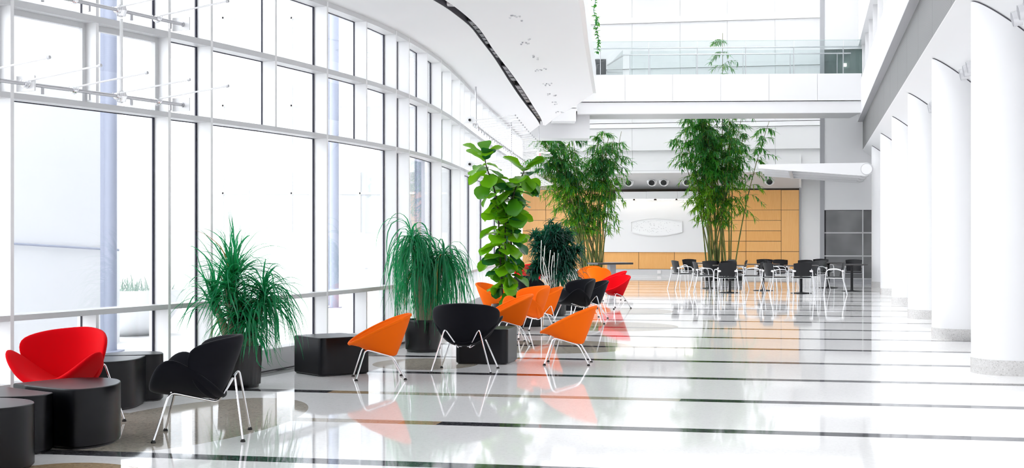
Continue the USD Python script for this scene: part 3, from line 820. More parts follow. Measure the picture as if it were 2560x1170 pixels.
# ================================================================== LOUNGE CHAIRS
def spline_closed(pts, n):
    p = np.array(pts + pts[:1], float)
    s = np.concatenate([[0], np.cumsum(np.linalg.norm(np.diff(p, axis=0), axis=1))])
    c = CubicSpline(s, p, bc_type='periodic')
    return c(np.linspace(0, s[-1], n, endpoint=False))
SLICE = [(0, 0), (.10, .012), (.20, .065), (.29, .165), (.352, .29), (.385, .405), (.374, .480), (.305, .515), (.15, .526)]
SLICE = SLICE + [(0, .529)] + [(-x, w) for x, w in SLICE[:0:-1]]
SEAT = [(0, 0), (.10, .010), (.20, .055), (.29, .150), (.350, .265), (.373, .350), (.350, .425), (.275, .482), (.15, .516)]
SEAT = SEAT + [(0, .526)] + [(-x, w) for x, w in SEAT[:0:-1]]
def slice_shell(hinge, up, nrm_, k, sx=1.0, sw=1.0, lean=0.0, t=.030, ol=None, ex_=2.0):
    """one half of the chair: a rounded slice bent up at its sides"""
    hinge, up, nv = (np.array(v, float) for v in (hinge, up, nrm_))
    up /= np.linalg.norm(up); nv /= np.linalg.norm(nv)
    right = np.array([1.0, 0, 0])
    out = spline_closed(ol or SLICE, 80) * np.array([sx, sw])
    c = np.array([0, .29 * sw])
    def f(x, w):
        return hinge + np.multiply.outer(w, up) + np.multiply.outer(x, right) + np.multiply.outer(k * .137 * (np.abs(x) / .37) ** ex_ * (1 - .12 * (np.abs(x) / .37) ** 2) + lean * (w - .26) ** 2, nv)
    rads = np.sin(np.linspace(0, np.pi / 2, 14))
    F_, B_ = [], []
    for r in rads[1:]:
        xw = c + (out - c) * r
        x, w = xw[:, 0], xw[:, 1]
        p = f(x, w)
        e = 1e-3
        n_ = np.cross(f(x + e, w) - p, f(x, w + e) - p)
        n_ /= np.linalg.norm(n_, axis=1, keepdims=True)
        n_ *= np.sign(n_ @ nv)[:, None]
        th = t * math.sqrt(max(0.0, 1 - r ** 10))
        F_.append(p + n_ * th); B_.append(p - n_ * th)
    rings = F_ + B_[-2::-1]
    m = grid_mesh(rings)
    if m.volume < 0:
        m.invert()
    return m
def glide(x, y):
    return lathe([(.0005, 0), (.018, 0), (.019, .008), (.010, .022), (.0005, .022)], 14, (x, y))
def make_slice(col, label, loc, rz, group='padded two-shell lounge chairs'):
    t = thing('lounge_chair', label, 'chair', loc, rz, group)
    back = slice_shell((0, .125, .285), (0, .185, .49), (0, -1, -.12), 2.6, .98, .98, .15)
    seat = slice_shell((0, .185, .308), (0, -.56, .052), (0, .10, 1), 1.90, 1.07, 1.08, .06, .030, SEAT, 2.2)
    obj('seat', seat, 'fabric_' + col, t, smooth=60)
    obj('backrest', back, 'fabric_' + col, t, smooth=60)
    for s in (-1, 1):
        pts = [(.325 * s, -.31, .012), (.19 * s, -.21, .355), (.055 * s, .13, .262), (.19 * s, .262, .49), (.33 * s, .335, .012)]
        fr = obj('frame', tube(fillet(pts, .05, 6), .0085, 10), 'chrome', t)
        for p in (pts[0], pts[-1]):
            obj('glide', glide(p[0], p[1]), 'black_glide', fr)
    for s in (-1, 1):
        obj('joint_bracket', bx(.045 * s - .016, .045 * s + .012, .06, .10, .275, .30), 'silver_paint', t, smooth=False)
    obj('cross_bar', tube([(-.19, -.20, .352), (.19, -.20, .352)], .007, 8), 'chrome', t)
    return t
def tub_ring(rx, ry, cy, z0, zs, dip=0.0, n=56, shift=0.0):
    a = np.arange(n) / n * 2 * np.pi
    x = rx * np.sin(a) * (1 + .06 * np.cos(2 * a)); yy = -ry * np.cos(a)
    return np.column_stack([x, cy + yy, z0 + zs * yy / ry + dip * (1 - (yy / ry) ** 2)])
def make_tub(col, label, loc, rz, group='low tub lounge chairs'):
    t = thing('tub_chair', label, 'chair', loc, rz, group)
    R = lambda rx, ry, cy, z0, zs, dip=0.0: tub_ring(rx, ry, cy, z0, zs, dip)
    rings = [R(.05, .06, .0, .272, -.012), R(.13, .145, .01, .270, -.034), R(.155, .17, .01, .280, -.030), R(.215, .225, .008, .360, .022, .01), R(.285, .29, .004, .452, .098, .018), R(.318, .322, .0, .500, .142, .02),
             R(.326, .331, .0, .514, .150, .022), R(.322, .327, .0, .526, .152, .022), R(.306, .312, .0, .528, .150, .022), R(.292, .298, .0, .514, .142, .021), R(.262, .268, .0, .468, .115, .018),
             R(.20, .215, .005, .395, .055, .006), R(.13, .14, .01, .345, .012), R(.05, .05, .01, .325, .0)]
    m = grid_mesh(rings)
    if m.volume < 0:
        m.invert()
    obj('shell', m, 'fabric_' + col, t, smooth=70)
    rim = tub_ring(.318, .323, .0, .522, .151, .022)
    obj('rim', tube(np.vstack([rim, rim[:2]]), .017, 8), 'fabric_' + col, t, smooth=True)
    for s in (-1, 1):
        pts = [(.235 * s, -.265, .012), (.19 * s, -.165, .325), (.15 * s, .125, .238), (.225 * s, .25, .012)]
        fr = obj('frame', tube(fillet(pts, .05, 6), .0085, 10), 'chrome', t)
        for p in (pts[0], pts[-1]):
            obj('glide', glide(p[0], p[1]), 'black_glide', fr)
    obj('cross_bar', tube([(-.185, -.12, .312), (.185, -.12, .312)], .007, 8), 'chrome', t)
    return t
make_slice('red', 'big red lounge chair at far left behind the dark petal tables', (-3.56, 11.34, 0), -14)
blk = make_slice('black', 'black lounge chair seen from the side at left, beside the potted ponytail palm', (-2.342, 10.73, 0), -84)
dup(blk, 'lounge_chair', 'black lounge chair seen from behind in front of a dark cube table', (-.52, 15.9, 0), 173)
dup(blk, 'lounge_chair', 'black lounge chair turned to the window, just left of the red chairs', (1.13, 24.4, 0), -66)
org = make_slice('orange', 'orange lounge chair with high wings, between the tall fig and the black chair', (.26, 21.05, 0), -68)
tub = make_tub('orange', 'low orange tub chair in front of the dark cube table nearest the left', (-1.40, 15.06, 0), -80)
dup(tub, 'tub_chair', 'low orange tub chair standing alone on the white floor, farthest right of the orange ones', (.668, 16.75, 0), -97)
dup(tub, 'tub_chair', 'low orange tub chair partly hidden behind the back of the black chair', (-.03, 20.0, 0), -80)
dup(tub, 'tub_chair', 'low orange tub chair tucked behind the high-winged orange chair', (.48, 22.8, 0), -78)
dup(tub, 'tub_chair', 'low orange tub chair half hidden behind the stems of the fig', (-.30, 24.75, 0), 60)
dup(tub, 'tub_chair', 'nearer orange tub chair of the far pair in front of the bamboo', (2.25, 36.8, 0), 165)
dup(tub, 'tub_chair', 'farther orange tub chair of the far pair, close to the bamboo stems', (2.08, 38.5, 0), 200)
tbk = make_tub('black', 'low black tub chair directly behind the black winged chair, beside the reds', (1.43, 25.95, 0), -72)
dup(tbk, 'tub_chair', 'low black tub chair behind the orange winged chair, left of the dark bush', (.36, 29.3, 0), 150)
trd = make_tub('red', 'front red tub chair of the pair beside the black chairs', (2.12, 29.4, 0), -48)
dup(trd, 'tub_chair', 'rear red tub chair of the pair, its tilted back rising behind the front one', (2.32, 32.9, 0), -82)
make_slice('red', 'far red lounge chair glimpsed between the fig and the dark bush', (.50, 37.3, 0), -40)

# ================================================================== DARK TABLES
def rounded(poly, r):
    return poly.buffer(-r, join_style=2).buffer(r, 10)
def low_table(label, poly, h, group, loc=(0, 0, 0), rz=0):
    t = thing('low_table', label, 'table', loc, rz, group)
    poly = shapely.geometry.polygon.orient(poly)
    obj('body', bevel_prism(poly, .012, h, .010), 'black_plastic', t, smooth=35)
    obj('plinth', prism(poly.buffer(-.02), 0, .013), 'lamp_black', t, smooth=False)
    return t
sq = rounded(sbox(-.315, -.315, .315, .315), .075)
ct = low_table('dark cube table at left, one corner towards the camera, by the orange chair', sq, .415, 'dark cube tables', (-1.985, 15.63, 0), 38)
def cube_copy(label, loc, rz):
    return dup(ct, 'low_table', label, loc, rz)
cube_copy('dark cube table behind the rear-facing black chair', (-.30, 16.98, 0), -12)
cube_copy('dark cube table under the black winged chair by the red ones', (1.22, 28.75, 0), -6)
cube_copy('dark cube table seen between the legs of the orange chairs', (.16, 23.75, 0), 8)
def chaikin(pts, it=3, keep=()):
    p = [np.array(v, float) for v in pts]
    s = list(keep)
    for _ in range(it):
        n_, o, k2 = len(p), [], []
        for i in range(n_):
            a, b, c = p[i - 1], p[i], p[(i + 1) % n_]
            if i in s:
                k2.append(len(o)); o.append(b)
            else:
                o += [.25 * a + .75 * b, .75 * b + .25 * c]
        p, s = o, k2
    return Polygon(p)
PG = 'dark petal-shaped tables'
low_table('dark petal table nearest the red chair, its curved side facing right', chaikin([(-3.66, 10.44), (-3.22, 10.07), (-3.02, 10.02), (-2.86, 10.36), (-2.97, 10.84), (-3.36, 10.92)], 4, (0,)), .43, PG)
low_table('dark petal table at the left edge, tucked between the round drum and its neighbour', chaikin([(-3.70, 10.40), (-4.15, 10.55), (-4.3, 10.1), (-3.75, 9.70), (-3.25, 9.78), (-3.235, 10.03)], 3, (0, 5)), .41, PG)
low_table('dark round drum table at the bottom left corner', Point(-3.475, 9.27).buffer(.345, 24), .42, PG)
low_table('dark petal table behind the red chair, front one of the rear pair', chaikin([(-3.95, 12.72), (-3.9, 12.25), (-3.55, 12.12), (-3.28, 12.38), (-3.31, 12.86)], 4, (0, 4)), .43, PG)
low_table('dark petal table behind the red chair, rear one beside the black chair', chaikin([(-3.9, 12.80), (-3.33, 12.92), (-3.18, 13.05), (-3.30, 13.36), (-3.68, 13.30)], 4, (0,)), .43, PG)

# far grey table by the bamboo
t = thing('tilt_top_table', 'grey slab table standing in front of the maple wall by the left bamboo', 'table', (3.05, 44.2, 0), 24)
obj('table_top', bevel_prism(rounded(sbox(-.62, -.38, .62, .38), .03), .60, .66, .01), 'cafe_top', t, smooth=30)
obj('leg', bx(-.05, .15, -.10, .10, .03, .60), 'grey_paint', t, smooth=False)
obj('base', bevel_prism(rounded(sbox(-.3, -.25, .4, .25), .05), 0, .03, .006), 'grey_paint', t, smooth=30)

# ================================================================== CAFE SEATING
def make_cafe(label, loc, rz):
    t = thing('cafe_chair', label, 'chair', loc, rz, 'black cafe chairs at the far end')
    # backrest: a curved plate, wider at the top
    nu, nv = 12, 6
    def sheet(off):
        g = []
        for j in range(nv + 1):
            v_ = j / nv
            wd = .20 + .035 * v_
            row = []
            for i in range(nu + 1):
                u = -1 + 2 * i / nu
                zc = .47 + .34 * v_ - .02 * u * u * v_
                row.append((wd * u, .185 + .075 * v_ - .055 * u * u + off, zc))
            g.append(row)
        return np.array(g)
    a, b = sheet(-.006), sheet(.006)
    def loop(g):
        return np.vstack([g[0], g[1:-1, -1], g[-1][::-1], g[1:-1, 0][::-1]])
    va = np.vstack([a.reshape(-1, 3), b.reshape(-1, 3)])
    f = []
    W_ = nu + 1; N_ = W_ * (nv + 1)
    for j in range(nv):
        for i in range(nu):
            q = j * W_ + i
            f += [(q, q + 1, q + W_ + 1), (q, q + W_ + 1, q + W_)]
            f += [(N_ + q, N_ + q + W_ + 1, N_ + q + 1), (N_ + q, N_ + q + W_, N_ + q + W_ + 1)]
    idx = [i for i in range(W_)] + [j * W_ + nu for j in range(1, nv + 1)] + [nv * W_ + i for i in range(nu - 1, -1, -1)] + [j * W_ for j in range(nv - 1, 0, -1)]
    for k in range(len(idx)):
        c, d = idx[k], idx[(k + 1) % len(idx)]
        f += [(c, N_ + c, N_ + d), (c, N_ + d, d)]
    obj('backrest', trimesh.Trimesh(va, np.array(f), process=False), 'cafe_black', t, smooth=40)
    obj('seat', bevel_prism(rounded(sbox(-.225, -.23, .225, .20), .06), .425, .45, .008), 'cafe_black', t, smooth=35)
    for s in (-1, 1):
        af = obj('arm_frame', tube(fillet([(.275 * s, -.27, .0), (.27 * s, -.21, .63), (.255 * s, .05, .645), (.225 * s, .185, .60)], .10, 7), .012, 8), 'silver_paint', t)
        obj('rear_leg', tube(fillet([(.265 * s, .31, .0), (.255 * s, .20, .42), (.245 * s, .19, .62)], .1, 6), .012, 8), 'silver_paint', t)
        k = trimesh.creation.icosphere(2, .034); k.apply_scale((1.4, 1.0, .8)); k.apply_translation((.215 * s, .20, .60))
        obj('back_joint', k, 'sign_white', af)
        obj('side_rail', tube([(.262 * s, -.225, .42), (.255 * s, .20, .42)], .009, 8), 'silver_paint', t)
    obj('seat_rail', tube([(-.26, -.05, .415), (.26, -.05, .415)], .009, 8), 'silver_paint', t)
    return t
cafe = [('leftmost cafe chair, turned to the right', 4.72, 39.6, 108), ('black cafe chair behind the leftmost table, facing the camera', 5.28, 41.6, 22),
        ('cafe chair at the near left, its arms towards the right', 5.04, 37.6, 96), ('black cafe chair with its back to the camera at the leftmost table', 5.50, 39.25, 168),
        ('large black cafe chair seen squarely from behind, third from the left in front', 5.46, 36.25, 182), ('black cafe chair facing the camera across the second table', 5.95, 38.6, 12),
        ('pale-lit cafe chair seen sideways behind the second table', 6.15, 41.0, -70), ('grey-lit cafe chair facing left between the second and third tables', 6.35, 39.95, -100),
        ('dark cafe chair facing left, to the right of the second table', 6.36, 37.5, -104), ('black cafe chair far behind the third table', 7.45, 42.0, 172),
        ('grey cafe chair facing right in front of the third table', 6.70, 36.3, 112), ('grey-lit cafe chair facing right behind the third table', 7.36, 39.75, 62),
        ('black cafe chair left one of the dark pair far behind the white canopy', 7.85, 41.3, 150), ('black cafe chair right one of the dark pair far behind the white canopy', 8.28, 40.7, 200),
        ('black cafe chair seen squarely from behind at the large front table', 7.36, 36.2, 180), ('dark grey cafe chair on the far side of the large front table', 7.98, 38.2, -22),
        ('black cafe chair facing the camera before the grey mesh wall', 9.15, 41.9, 4), ('grey-lit cafe chair turned left, left of the rightmost table', 8.42, 39.5, -60),
        ('rightmost cafe chair, black, behind the rightmost table', 9.85, 41.0, -14), ('dark cafe chair in front at the right, facing left with open arms', 8.25, 36.35, -104)]
c0 = make_cafe(cafe[0][0], (cafe[0][1], cafe[0][2], 0), cafe[0][3])
for lb, x, yv, rz in cafe[1:]:
    dup(c0, 'cafe_chair', lb, (x, yv, 0), rz)
def make_ctable(label, loc, r=.45):
    t = thing('cafe_table', label, 'table', loc, 0, 'black pedestal cafe tables')
    obj('table_top', lathe([(.001, .705), (r - .004, .705), (r, .712), (r, .724), (r - .004, .730), (.001, .730)], 48), 'cafe_top', t, smooth=30)
    obj('pedestal', lathe([(.001, .02), (.042, .02), (.036, .06), (.036, .66), (.06, .70), (.001, .70)], 20), 'cafe_black', t, smooth=30)
    obj('base', lathe([(.001, 0), (.27, 0), (.27, .010), (.05, .03), (.001, .03)], 36), 'cafe_black', t, smooth=30)
    return t
t0 = make_ctable('leftmost black pedestal cafe table', (5.60, 40.3, 0))
for lb, x, yv in (('black pedestal cafe table in front of the bamboo, second from the left', 5.72, 37.35), ('black pedestal cafe table in the middle of the group', 6.84, 38.75),
                  ('black pedestal cafe table at the front, right of the middle', 7.52, 37.0), ('rightmost black pedestal cafe table, its thin top sticking out', 9.15, 38.3),
                  ('black pedestal cafe table deep at the right before the mesh wall', 9.06, 40.75)):
    dup(t0, 'cafe_table', lb, (x, yv, 0), 0)

# ================================================================== PLANTS
def ribbons(leaves):
    """leaves: list of (points (n,3), widths (n,), side (3,)) -> one mesh of folded ribbons"""
    V, F, base = [], [], 0
    for P, w, side in leaves:
        n = len(P)
        d = np.gradient(P, axis=0); d /= np.maximum(np.linalg.norm(d, axis=1, keepdims=True), 1e-9)
        s = side - d * (d @ side)[:, None]; s /= np.maximum(np.linalg.norm(s, axis=1, keepdims=True), 1e-9)
        nn = np.cross(d, s)
        L = P + s * w[:, None]; R_ = P - s * w[:, None]; C = P - nn * (w * .45)[:, None]
        V += [L, C, R_]
        i = np.arange(n - 1)
        for o in (0, n):
            F.append(np.column_stack([base + o + i, base + o + i + 1, base + o + n + i + 1])); F.append(np.column_stack([base + o + i, base + o + n + i + 1, base + o + n + i]))
        base += 3 * n
    return trimesh.Trimesh(np.vstack(V), np.vstack(F), process=False)
def strap(rng, p0, az, elev, L, w, droop, n=11, curl=0.0):
    d = np.array([math.cos(az) * math.cos(elev), math.sin(az) * math.cos(elev), math.sin(elev)])
    P = [np.array(p0, float)]
    step = L / (n - 1)
    for i in range(n - 1):
        d = d + np.array([0, 0, -droop * step * (1 + .9 * i / n)]) + np.array([rng.uniform(-1, 1), rng.uniform(-1, 1), 0]) * curl * step
        if P[-1][2] < .3 and d[2] < 0:
            d = d * np.array([1, 1, .3])
        d /= np.linalg.norm(d)
        P.append(P[-1] + d * step)
    P = np.array(P)
    s = np.linspace(0, 1, n)
    ww = w * np.minimum(1.0, .55 + 2.2 * s) * np.clip(1.02 - s ** 2.2, .04, 1)
    return P, ww, np.array([-math.sin(az), math.cos(az), .15])
def outside_wall(P, ox, oy):
    return any(P[i][0] + ox < float(wall_x(P[i][1] + oy)) + .06 for i in range(len(P)))
def pot(t, r, h, ribs=0, taper=.93):
    n = 72
    a = np.arange(n) / n * 2 * np.pi
    def ring(rr, z, amp=0.0):
        q = rr + (amp * np.cos(a * ribs) if ribs else 0)
        return np.column_stack([q * np.cos(a), q * np.sin(a), np.full(n, z)])
    am = .006 if ribs else 0
    rings = [ring(r * taper * .8, 0), ring(r * taper * .93, .005), ring(r * taper * .95, .03), ring(r * taper, .035, am), ring(r, h - .03, am), ring(r + .006, h - .025), ring(r + .006, h), ring(r - .02, h), ring(r - .03, h - .06)]
    pp = obj('pot', grid_mesh(rings, True, False), 'pot_black', t, smooth=50)
    obj('soil', lathe([(.001, h - .05), (r - .028, h - .05), (r - .028, h - .07), (.001, h - .07)], 32), 'soil', pp, smooth=False)
def ponytail(label, loc, potr, poth, crowns, seed, rot=0, ribs=0):
    rng = random.Random(seed)
    t = thing('ponytail_palm', label, 'plant', loc)
    pot(t, potr, poth, ribs)
    big = []
    for (cx, cy, cz, n, L0, L1, e0, e1, dr) in crowns:
        base = np.array([cx * .25, cy * .25, poth - .06]); top = np.array([cx, cy, cz])
        mid = (base + top) / 2 + np.array([rng.uniform(-.03, .03), rng.uniform(-.03, .03), 0])
        P = np.array([(1 - s) ** 2 * base + 2 * s * (1 - s) * mid + s * s * top for s in np.linspace(0, 1, 9)])
        obj('trunk', tube(P, np.linspace(.055, .024, 9) * (1 + .12 * np.cos(np.arange(9) * 2.1)), 10), 'trunk_bark', t)
        small = []
        for i in range(n):
            for _ in range(6):
                lf = strap(rng, top + np.array([0, 0, rng.uniform(-.16, .05)]), rng.uniform(0, 2 * math.pi), math.radians(rng.uniform(e0, e1)), rng.uniform(L0, L1), rng.uniform(.0065, .0125), rng.uniform(dr * .6, dr * 1.4), 12, 2.6)
                if not outside_wall(lf[0], loc[0], loc[1]):
                    break
            else:
                continue
            (big if i % 4 == 0 else small).append(lf)
        obj('crown_leaves', ribbons(small), 'leaf_ponytail', t, smooth=False, kind='stuff')
    for k, lf in enumerate(big[:280]):
        obj('leaf', ribbons([lf]), 'leaf_dry' if k % 41 == 7 else 'leaf_ponytail', t, smooth=False)
ponytail('bushy ponytail palm in a black ribbed pot beside the side-on black chair', (-2.72, 14.22, 0), .215, .42,
         [(-.06, -.02, 1.10, 130, .40, .85, 20, 88, 1.7), (-.26, .02, .86, 100, .40, .85, 10, 85, 1.9), (.24, -.02, .92, 190, .35, .78, 0, 80, 4.6), (.04, -.08, .76, 120, .35, .65, 0, 75, 3.6), (.14, -.14, .66, 110, .3, .55, -5, 60, 4.4), (-.10, -.10, .98, 70, .35, .6, 10, 80, 2.6)], 11, ribs=26)
ponytail('drooping ponytail palm with two crowns in a black pot behind the rear-facing black chair', (-1.16, 18.55, 0), .245, .42,
         [(-.15, .0, 1.46, 170, .6, 1.35, 5, 88, 6.0), (.27, .02, 1.26, 170, .6, 1.2, 0, 80, 6.0), (-.02, -.1, 1.14, 110, .6, 1.1, -5, 75, 5.6), (.10, .1, .95, 60, .4, .7, -10, 60, 5.0)], 5)

# fiddle leaf fig
def fig_leaf(rng, base, d, L, roll):
    d = np.array(d, float); d /= np.linalg.norm(d)
    side = np.cross(d, [0, 0, 1.0]); side /= np.linalg.norm(side)
    up = np.cross(side, d)
    side, up = side * math.cos(roll) + up * math.sin(roll), up * math.cos(roll) - side * math.sin(roll)
    prof = [(.0, .015), (.06, .03), (.12, .30), (.24, .46), (.36, .47), (.5, .60), (.66, .80), (.8, .84), (.91, .66), (1.0, .12)]
    V = []
    for s, w in prof:
        bend = -.28 * s * s
        wv = .02 * math.sin(s * 14 + roll * 9)
        c = base + d * (L * s) + up * (L * bend)
        hw_ = w * L * .42
        for u in (-1, -.5, 0, .5, 1):
            V.append(c + side * (hw_ * u) + up * (L * (.10 * abs(u) ** 1.4 * w + wv * abs(u))))
    F = []
    for k in range(len(prof) - 1):
        for i in range(4):
            q = k * 5 + i
            F += [(q, q + 1, q + 6), (q, q + 6, q + 5)]
    return trimesh.Trimesh(np.array(V), np.array(F), process=False)
rng = random.Random(21)
fig = thing('fiddle_leaf_fig', 'tall fiddle leaf fig with big bright leaves standing by the far windows', 'plant', (-.11, 23.0, 0))
pot(fig, .22, .40)
stems = [[(-.03, 0, .36), (-.06, 0, .8), (-.10, .02, 1.5), (-.14, .0, 2.1), (-.28, 0, 2.55), (-.30, 0, 2.84)],
         [(.04, .03, .36), (.08, .04, .9), (.10, .03, 1.6), (.12, .0, 2.1), (.24, 0, 2.42), (.30, .0, 2.56)], [(.0, -.05, .36), (.02, -.06, .8), (.0, -.05, 1.3), (.02, -.04, 1.9)]]
for i, st in enumerate(stems):
    sp = CubicSpline(np.linspace(0, 1, len(st)), np.array(st))
    obj('stem', tube(sp(np.linspace(0, 1, 16)), np.linspace(.017, .008, 16), 8), 'dark_stem', fig)
    n = (50, 48, 38)[i]
    for k in range(n):
        s = .16 + .84 * (k + rng.uniform(0, .6)) / n
        if i < 2 and s > 1: s = 1.0
        s = min(s, 1.0)
        if s < .34 and rng.random() < .25:
            continue
        b = sp(s)
        az = k * 2.4 + rng.uniform(-.4, .4) + i
        el = math.radians(rng.uniform(-45, 12) if s < .88 else rng.uniform(5, 62))
        L = rng.uniform(.30, .44) * (1.0 if s > .3 else .85)
        dv = (math.cos(az) * math.cos(el), math.sin(az) * math.cos(el), math.sin(el))
        m = rng.choice(['leaf_fig_a', 'leaf_fig_a', 'leaf_fig_b', 'leaf_fig_b', 'leaf_fig_c'])
        obj('leaf', fig_leaf(rng, b, dv, L, rng.uniform(-.5, .5)), m, fig, smooth=True)
obj('stake', tube([(.02, -.07, .36), (.03, -.06, 1.5)], .011, 8), 'stake_green', fig)

# dark bush with narrow leaves
rng = random.Random(33)
bush = thing('potted_bush', 'dark green bushy plant in a ribbed black pot between the fig and the bamboo', 'plant', (.80, 26.7, 0))
pot(bush, .22, .52, 20)
lv, weep = [], []
for k in range(44):
    az, rr = rng.uniform(0, 2 * math.pi), rng.uniform(.0, .48)
    top = np.array([rr * math.cos(az) * 1.15 + .03, rr * math.sin(az), rng.uniform(.95, 1.72) - .35 * rr])
    base = np.array([rng.uniform(-.08, .08), rng.uniform(-.08, .08), .46])
    mid = (base + top) / 2 + np.array([0, 0, .1])
    P = np.array([(1 - s) ** 2 * base + 2 * s * (1 - s) * mid + s * s * top for s in np.linspace(0, 1, 7)])
    pale = k % 3 == 0
    obj('cane', tube(P, np.linspace(.010, .006, 7), 6), 'cane_pale' if pale else 'dark_stem', bush)
    for q in range(7):
        c = P[-1] * (1 - q * .09) + P[-3] * (q * .09) + np.array([rng.uniform(-.07, .07), rng.uniform(-.07, .07), rng.uniform(-.06, .08)])
        for j in range(15):
            lv.append(strap(rng, c, rng.uniform(0, 2 * math.pi), math.radians(rng.uniform(-30, 70)), rng.uniform(.16, .28), rng.uniform(.011, .017), 5.0, 5))
for k in range(520):
    az, rr = rng.uniform(0, 2 * math.pi), rng.uniform(.12, .46)
    c = np.array([rr * math.cos(az) * 1.1 + .06, rr * math.sin(az), rng.uniform(.62, 1.25)])
    if c[0] < -.02 and c[2] < 1.15:
        continue
    weep.append(strap(rng, c, az, math.radians(rng.uniform(-40, 30)), rng.uniform(.16, .32), rng.uniform(.007, .011), 8.0, 6))
obj('foliage', ribbons(lv), 'leaf_bush', bush, smooth=False, kind='stuff')
obj('weeping_foliage', ribbons(weep), 'leaf_bush', bush, smooth=False, kind='stuff')
for k in range(7):
    x0 = -.30 + .055 * k
    obj('cane', tube([(x0 * .5, -.10, .46), (x0 * .9, -.40, .90), (x0 + rng.uniform(-.06, .06), -.50, rng.uniform(1.05, 1.42))], .0085, 6), 'cane_pale', bush)

# bamboo
def bamboo(label, loc, culms, seed, lo, planter, bright, density):
    rng = random.Random(seed)
    t = thing('bamboo_clump', label, 'plant', loc)
    obj('planter', bevel_prism(rounded(sbox(-planter[0], -planter[1], planter[0], planter[1]), .05), 0, .32, .01), 'pot_black', t, smooth=30)
    obj('soil', prism(sbox(-planter[0] + .03, -planter[1] + .03, planter[0] - .03, planter[1] - .03), .30, .325), 'soil', t, smooth=False)
    lv, br_ = [], []
    twigs = []
    for (bx_, by_, tx, ty, h) in culms:
        a, b = np.array([bx_, by_, .30]), np.array([tx, ty, h])
        m_ = np.array([bx_ + (tx - bx_) * .30, by_ + (ty - by_) * .30, h * .55])
        S = np.linspace(0, 1, 22)
        P = np.array([(1 - s) ** 2 * a + 2 * s * (1 - s) * m_ + s * s * b for s in S])
        r = np.linspace(.024, .006, 22) * (1 + .15 * (np.arange(22) % 2))
        obj('culm', tube(P, r, 7), 'culm_green', t)
        z = lo + rng.uniform(-.3, .5)
        while z < h:
            s = float(np.interp(z, P[:, 2], S)); c = (1 - s) ** 2 * a + 2 * s * (1 - s) * m_ + s * s * b
            for _ in range(2 if z < lo + 1.2 else density):
                az = rng.uniform(0, 2 * math.pi); L = rng.uniform(.25, .75) * (.8 if z > h - .8 else 1.0)
                el = math.radians(rng.uniform(5, 55))
                d = np.array([math.cos(az) * math.cos(el), math.sin(az) * math.cos(el), math.sin(el)])
                Q = [c]
                for i in range(5):
                    d = d + np.array([0, 0, -.30]); d /= np.linalg.norm(d)
                    Q.append(Q[-1] + d * L / 5)
                twigs.append(np.array(Q))
                for i in range(1, 6):
                    for _k in range(3 if i < 5 else 4):
                        la = az + rng.uniform(-1.3, 1.3)
                        lf = strap(rng, Q[i], la, math.radians(rng.uniform(-70, 25)), rng.uniform(.17, .29), rng.uniform(.015, .023), 2.5, 4)
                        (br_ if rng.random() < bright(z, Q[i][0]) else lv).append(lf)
            z += rng.uniform(.30, .52)
    obj('foliage', ribbons(lv), 'leaf_bamboo', t, smooth=False, kind='stuff')
    if br_:
        obj('bright_foliage', ribbons(br_), 'leaf_bright', t, smooth=False, kind='stuff')
    obj('twigs', cat_mesh([tube(q, .004, 4) for q in twigs]), 'dark_stem', t, smooth=False, kind='stuff')
rng = random.Random(7)
cul = []
for k in range(21):
    u = rng.uniform(-1, 1)
    bx_ = rng.uniform(-.42, .42)
    cul.append((bx_, rng.uniform(-.3, .3), bx_ * 1.2 + u * 1.25, rng.uniform(-.8, .8), rng.uniform(4.6, 6.5)))
cul += [(.42, 0, 1.55, -.2, 5.3), (-.5, .0, -1.2, .1, 5.6), (-.44, -.1, -.72, -.2, 6.2), (.02, .1, .06, .2, 8.3)]
bamboo('bushy bamboo clump right of the white board, rising behind the footbridge', (7.02, 47.6, 0), cul, 71, 2.25, (.62, .42),
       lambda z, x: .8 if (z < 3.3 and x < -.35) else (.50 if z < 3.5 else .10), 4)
cul = []
for k in range(24):
    u = rng.uniform(-1, 1)
    bx_ = rng.uniform(-.32, .32)
    cul.append((bx_, rng.uniform(-.3, .3), -.62 + u * 1.3, rng.uniform(-.3, .8), rng.uniform(4.0, 5.2)))
cul += [(.3, 0, .95, -.2, 4.95), (.25, -.1, .7, -.1, 4.7), (-.3, 0, -1.5, .1, 4.6)]
bamboo('leafy bamboo clump left of the white board, cut off above by the white bulkhead', (2.68, 47.4, 0), cul, 72, 1.9, (.5, .4),
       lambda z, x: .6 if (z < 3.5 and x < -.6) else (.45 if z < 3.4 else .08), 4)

# trailing ivy over the edge of the low ceiling
rng = random.Random(12)
for k, (yv, n, z0, z1, lb) in enumerate(((26.6, 60, 5.6, 4.95, 'trailing green vine at the low ceiling edge, the longer lower strand'), (23.2, 24, 5.4, 4.90, 'short trailing vine at the low ceiling edge, topmost at the picture edge'))):
    x0 = float(ed(yv)) + .09
    t = thing('trailing_vine', lb, 'plant', (x0, yv, 0))
    P = np.array([[.02 * math.sin(i * .9) + .03 * i / 12, .02 * math.cos(i), z0 + (z1 - z0) * i / 12] for i in range(13)])
    obj('vine_stem', tube(P, .005, 5), 'stake_green', t)
    lf = []
    for i in range(n):
        c = P[rng.randrange(13)]
        lf.append(strap(rng, c, rng.uniform(0, 6.28), math.radians(rng.uniform(-60, 20)), rng.uniform(.05, .09), .022, 2.0, 5))
    obj('vine_leaves', ribbons(lf), 'leaf_bamboo', t, smooth=False, kind='stuff')

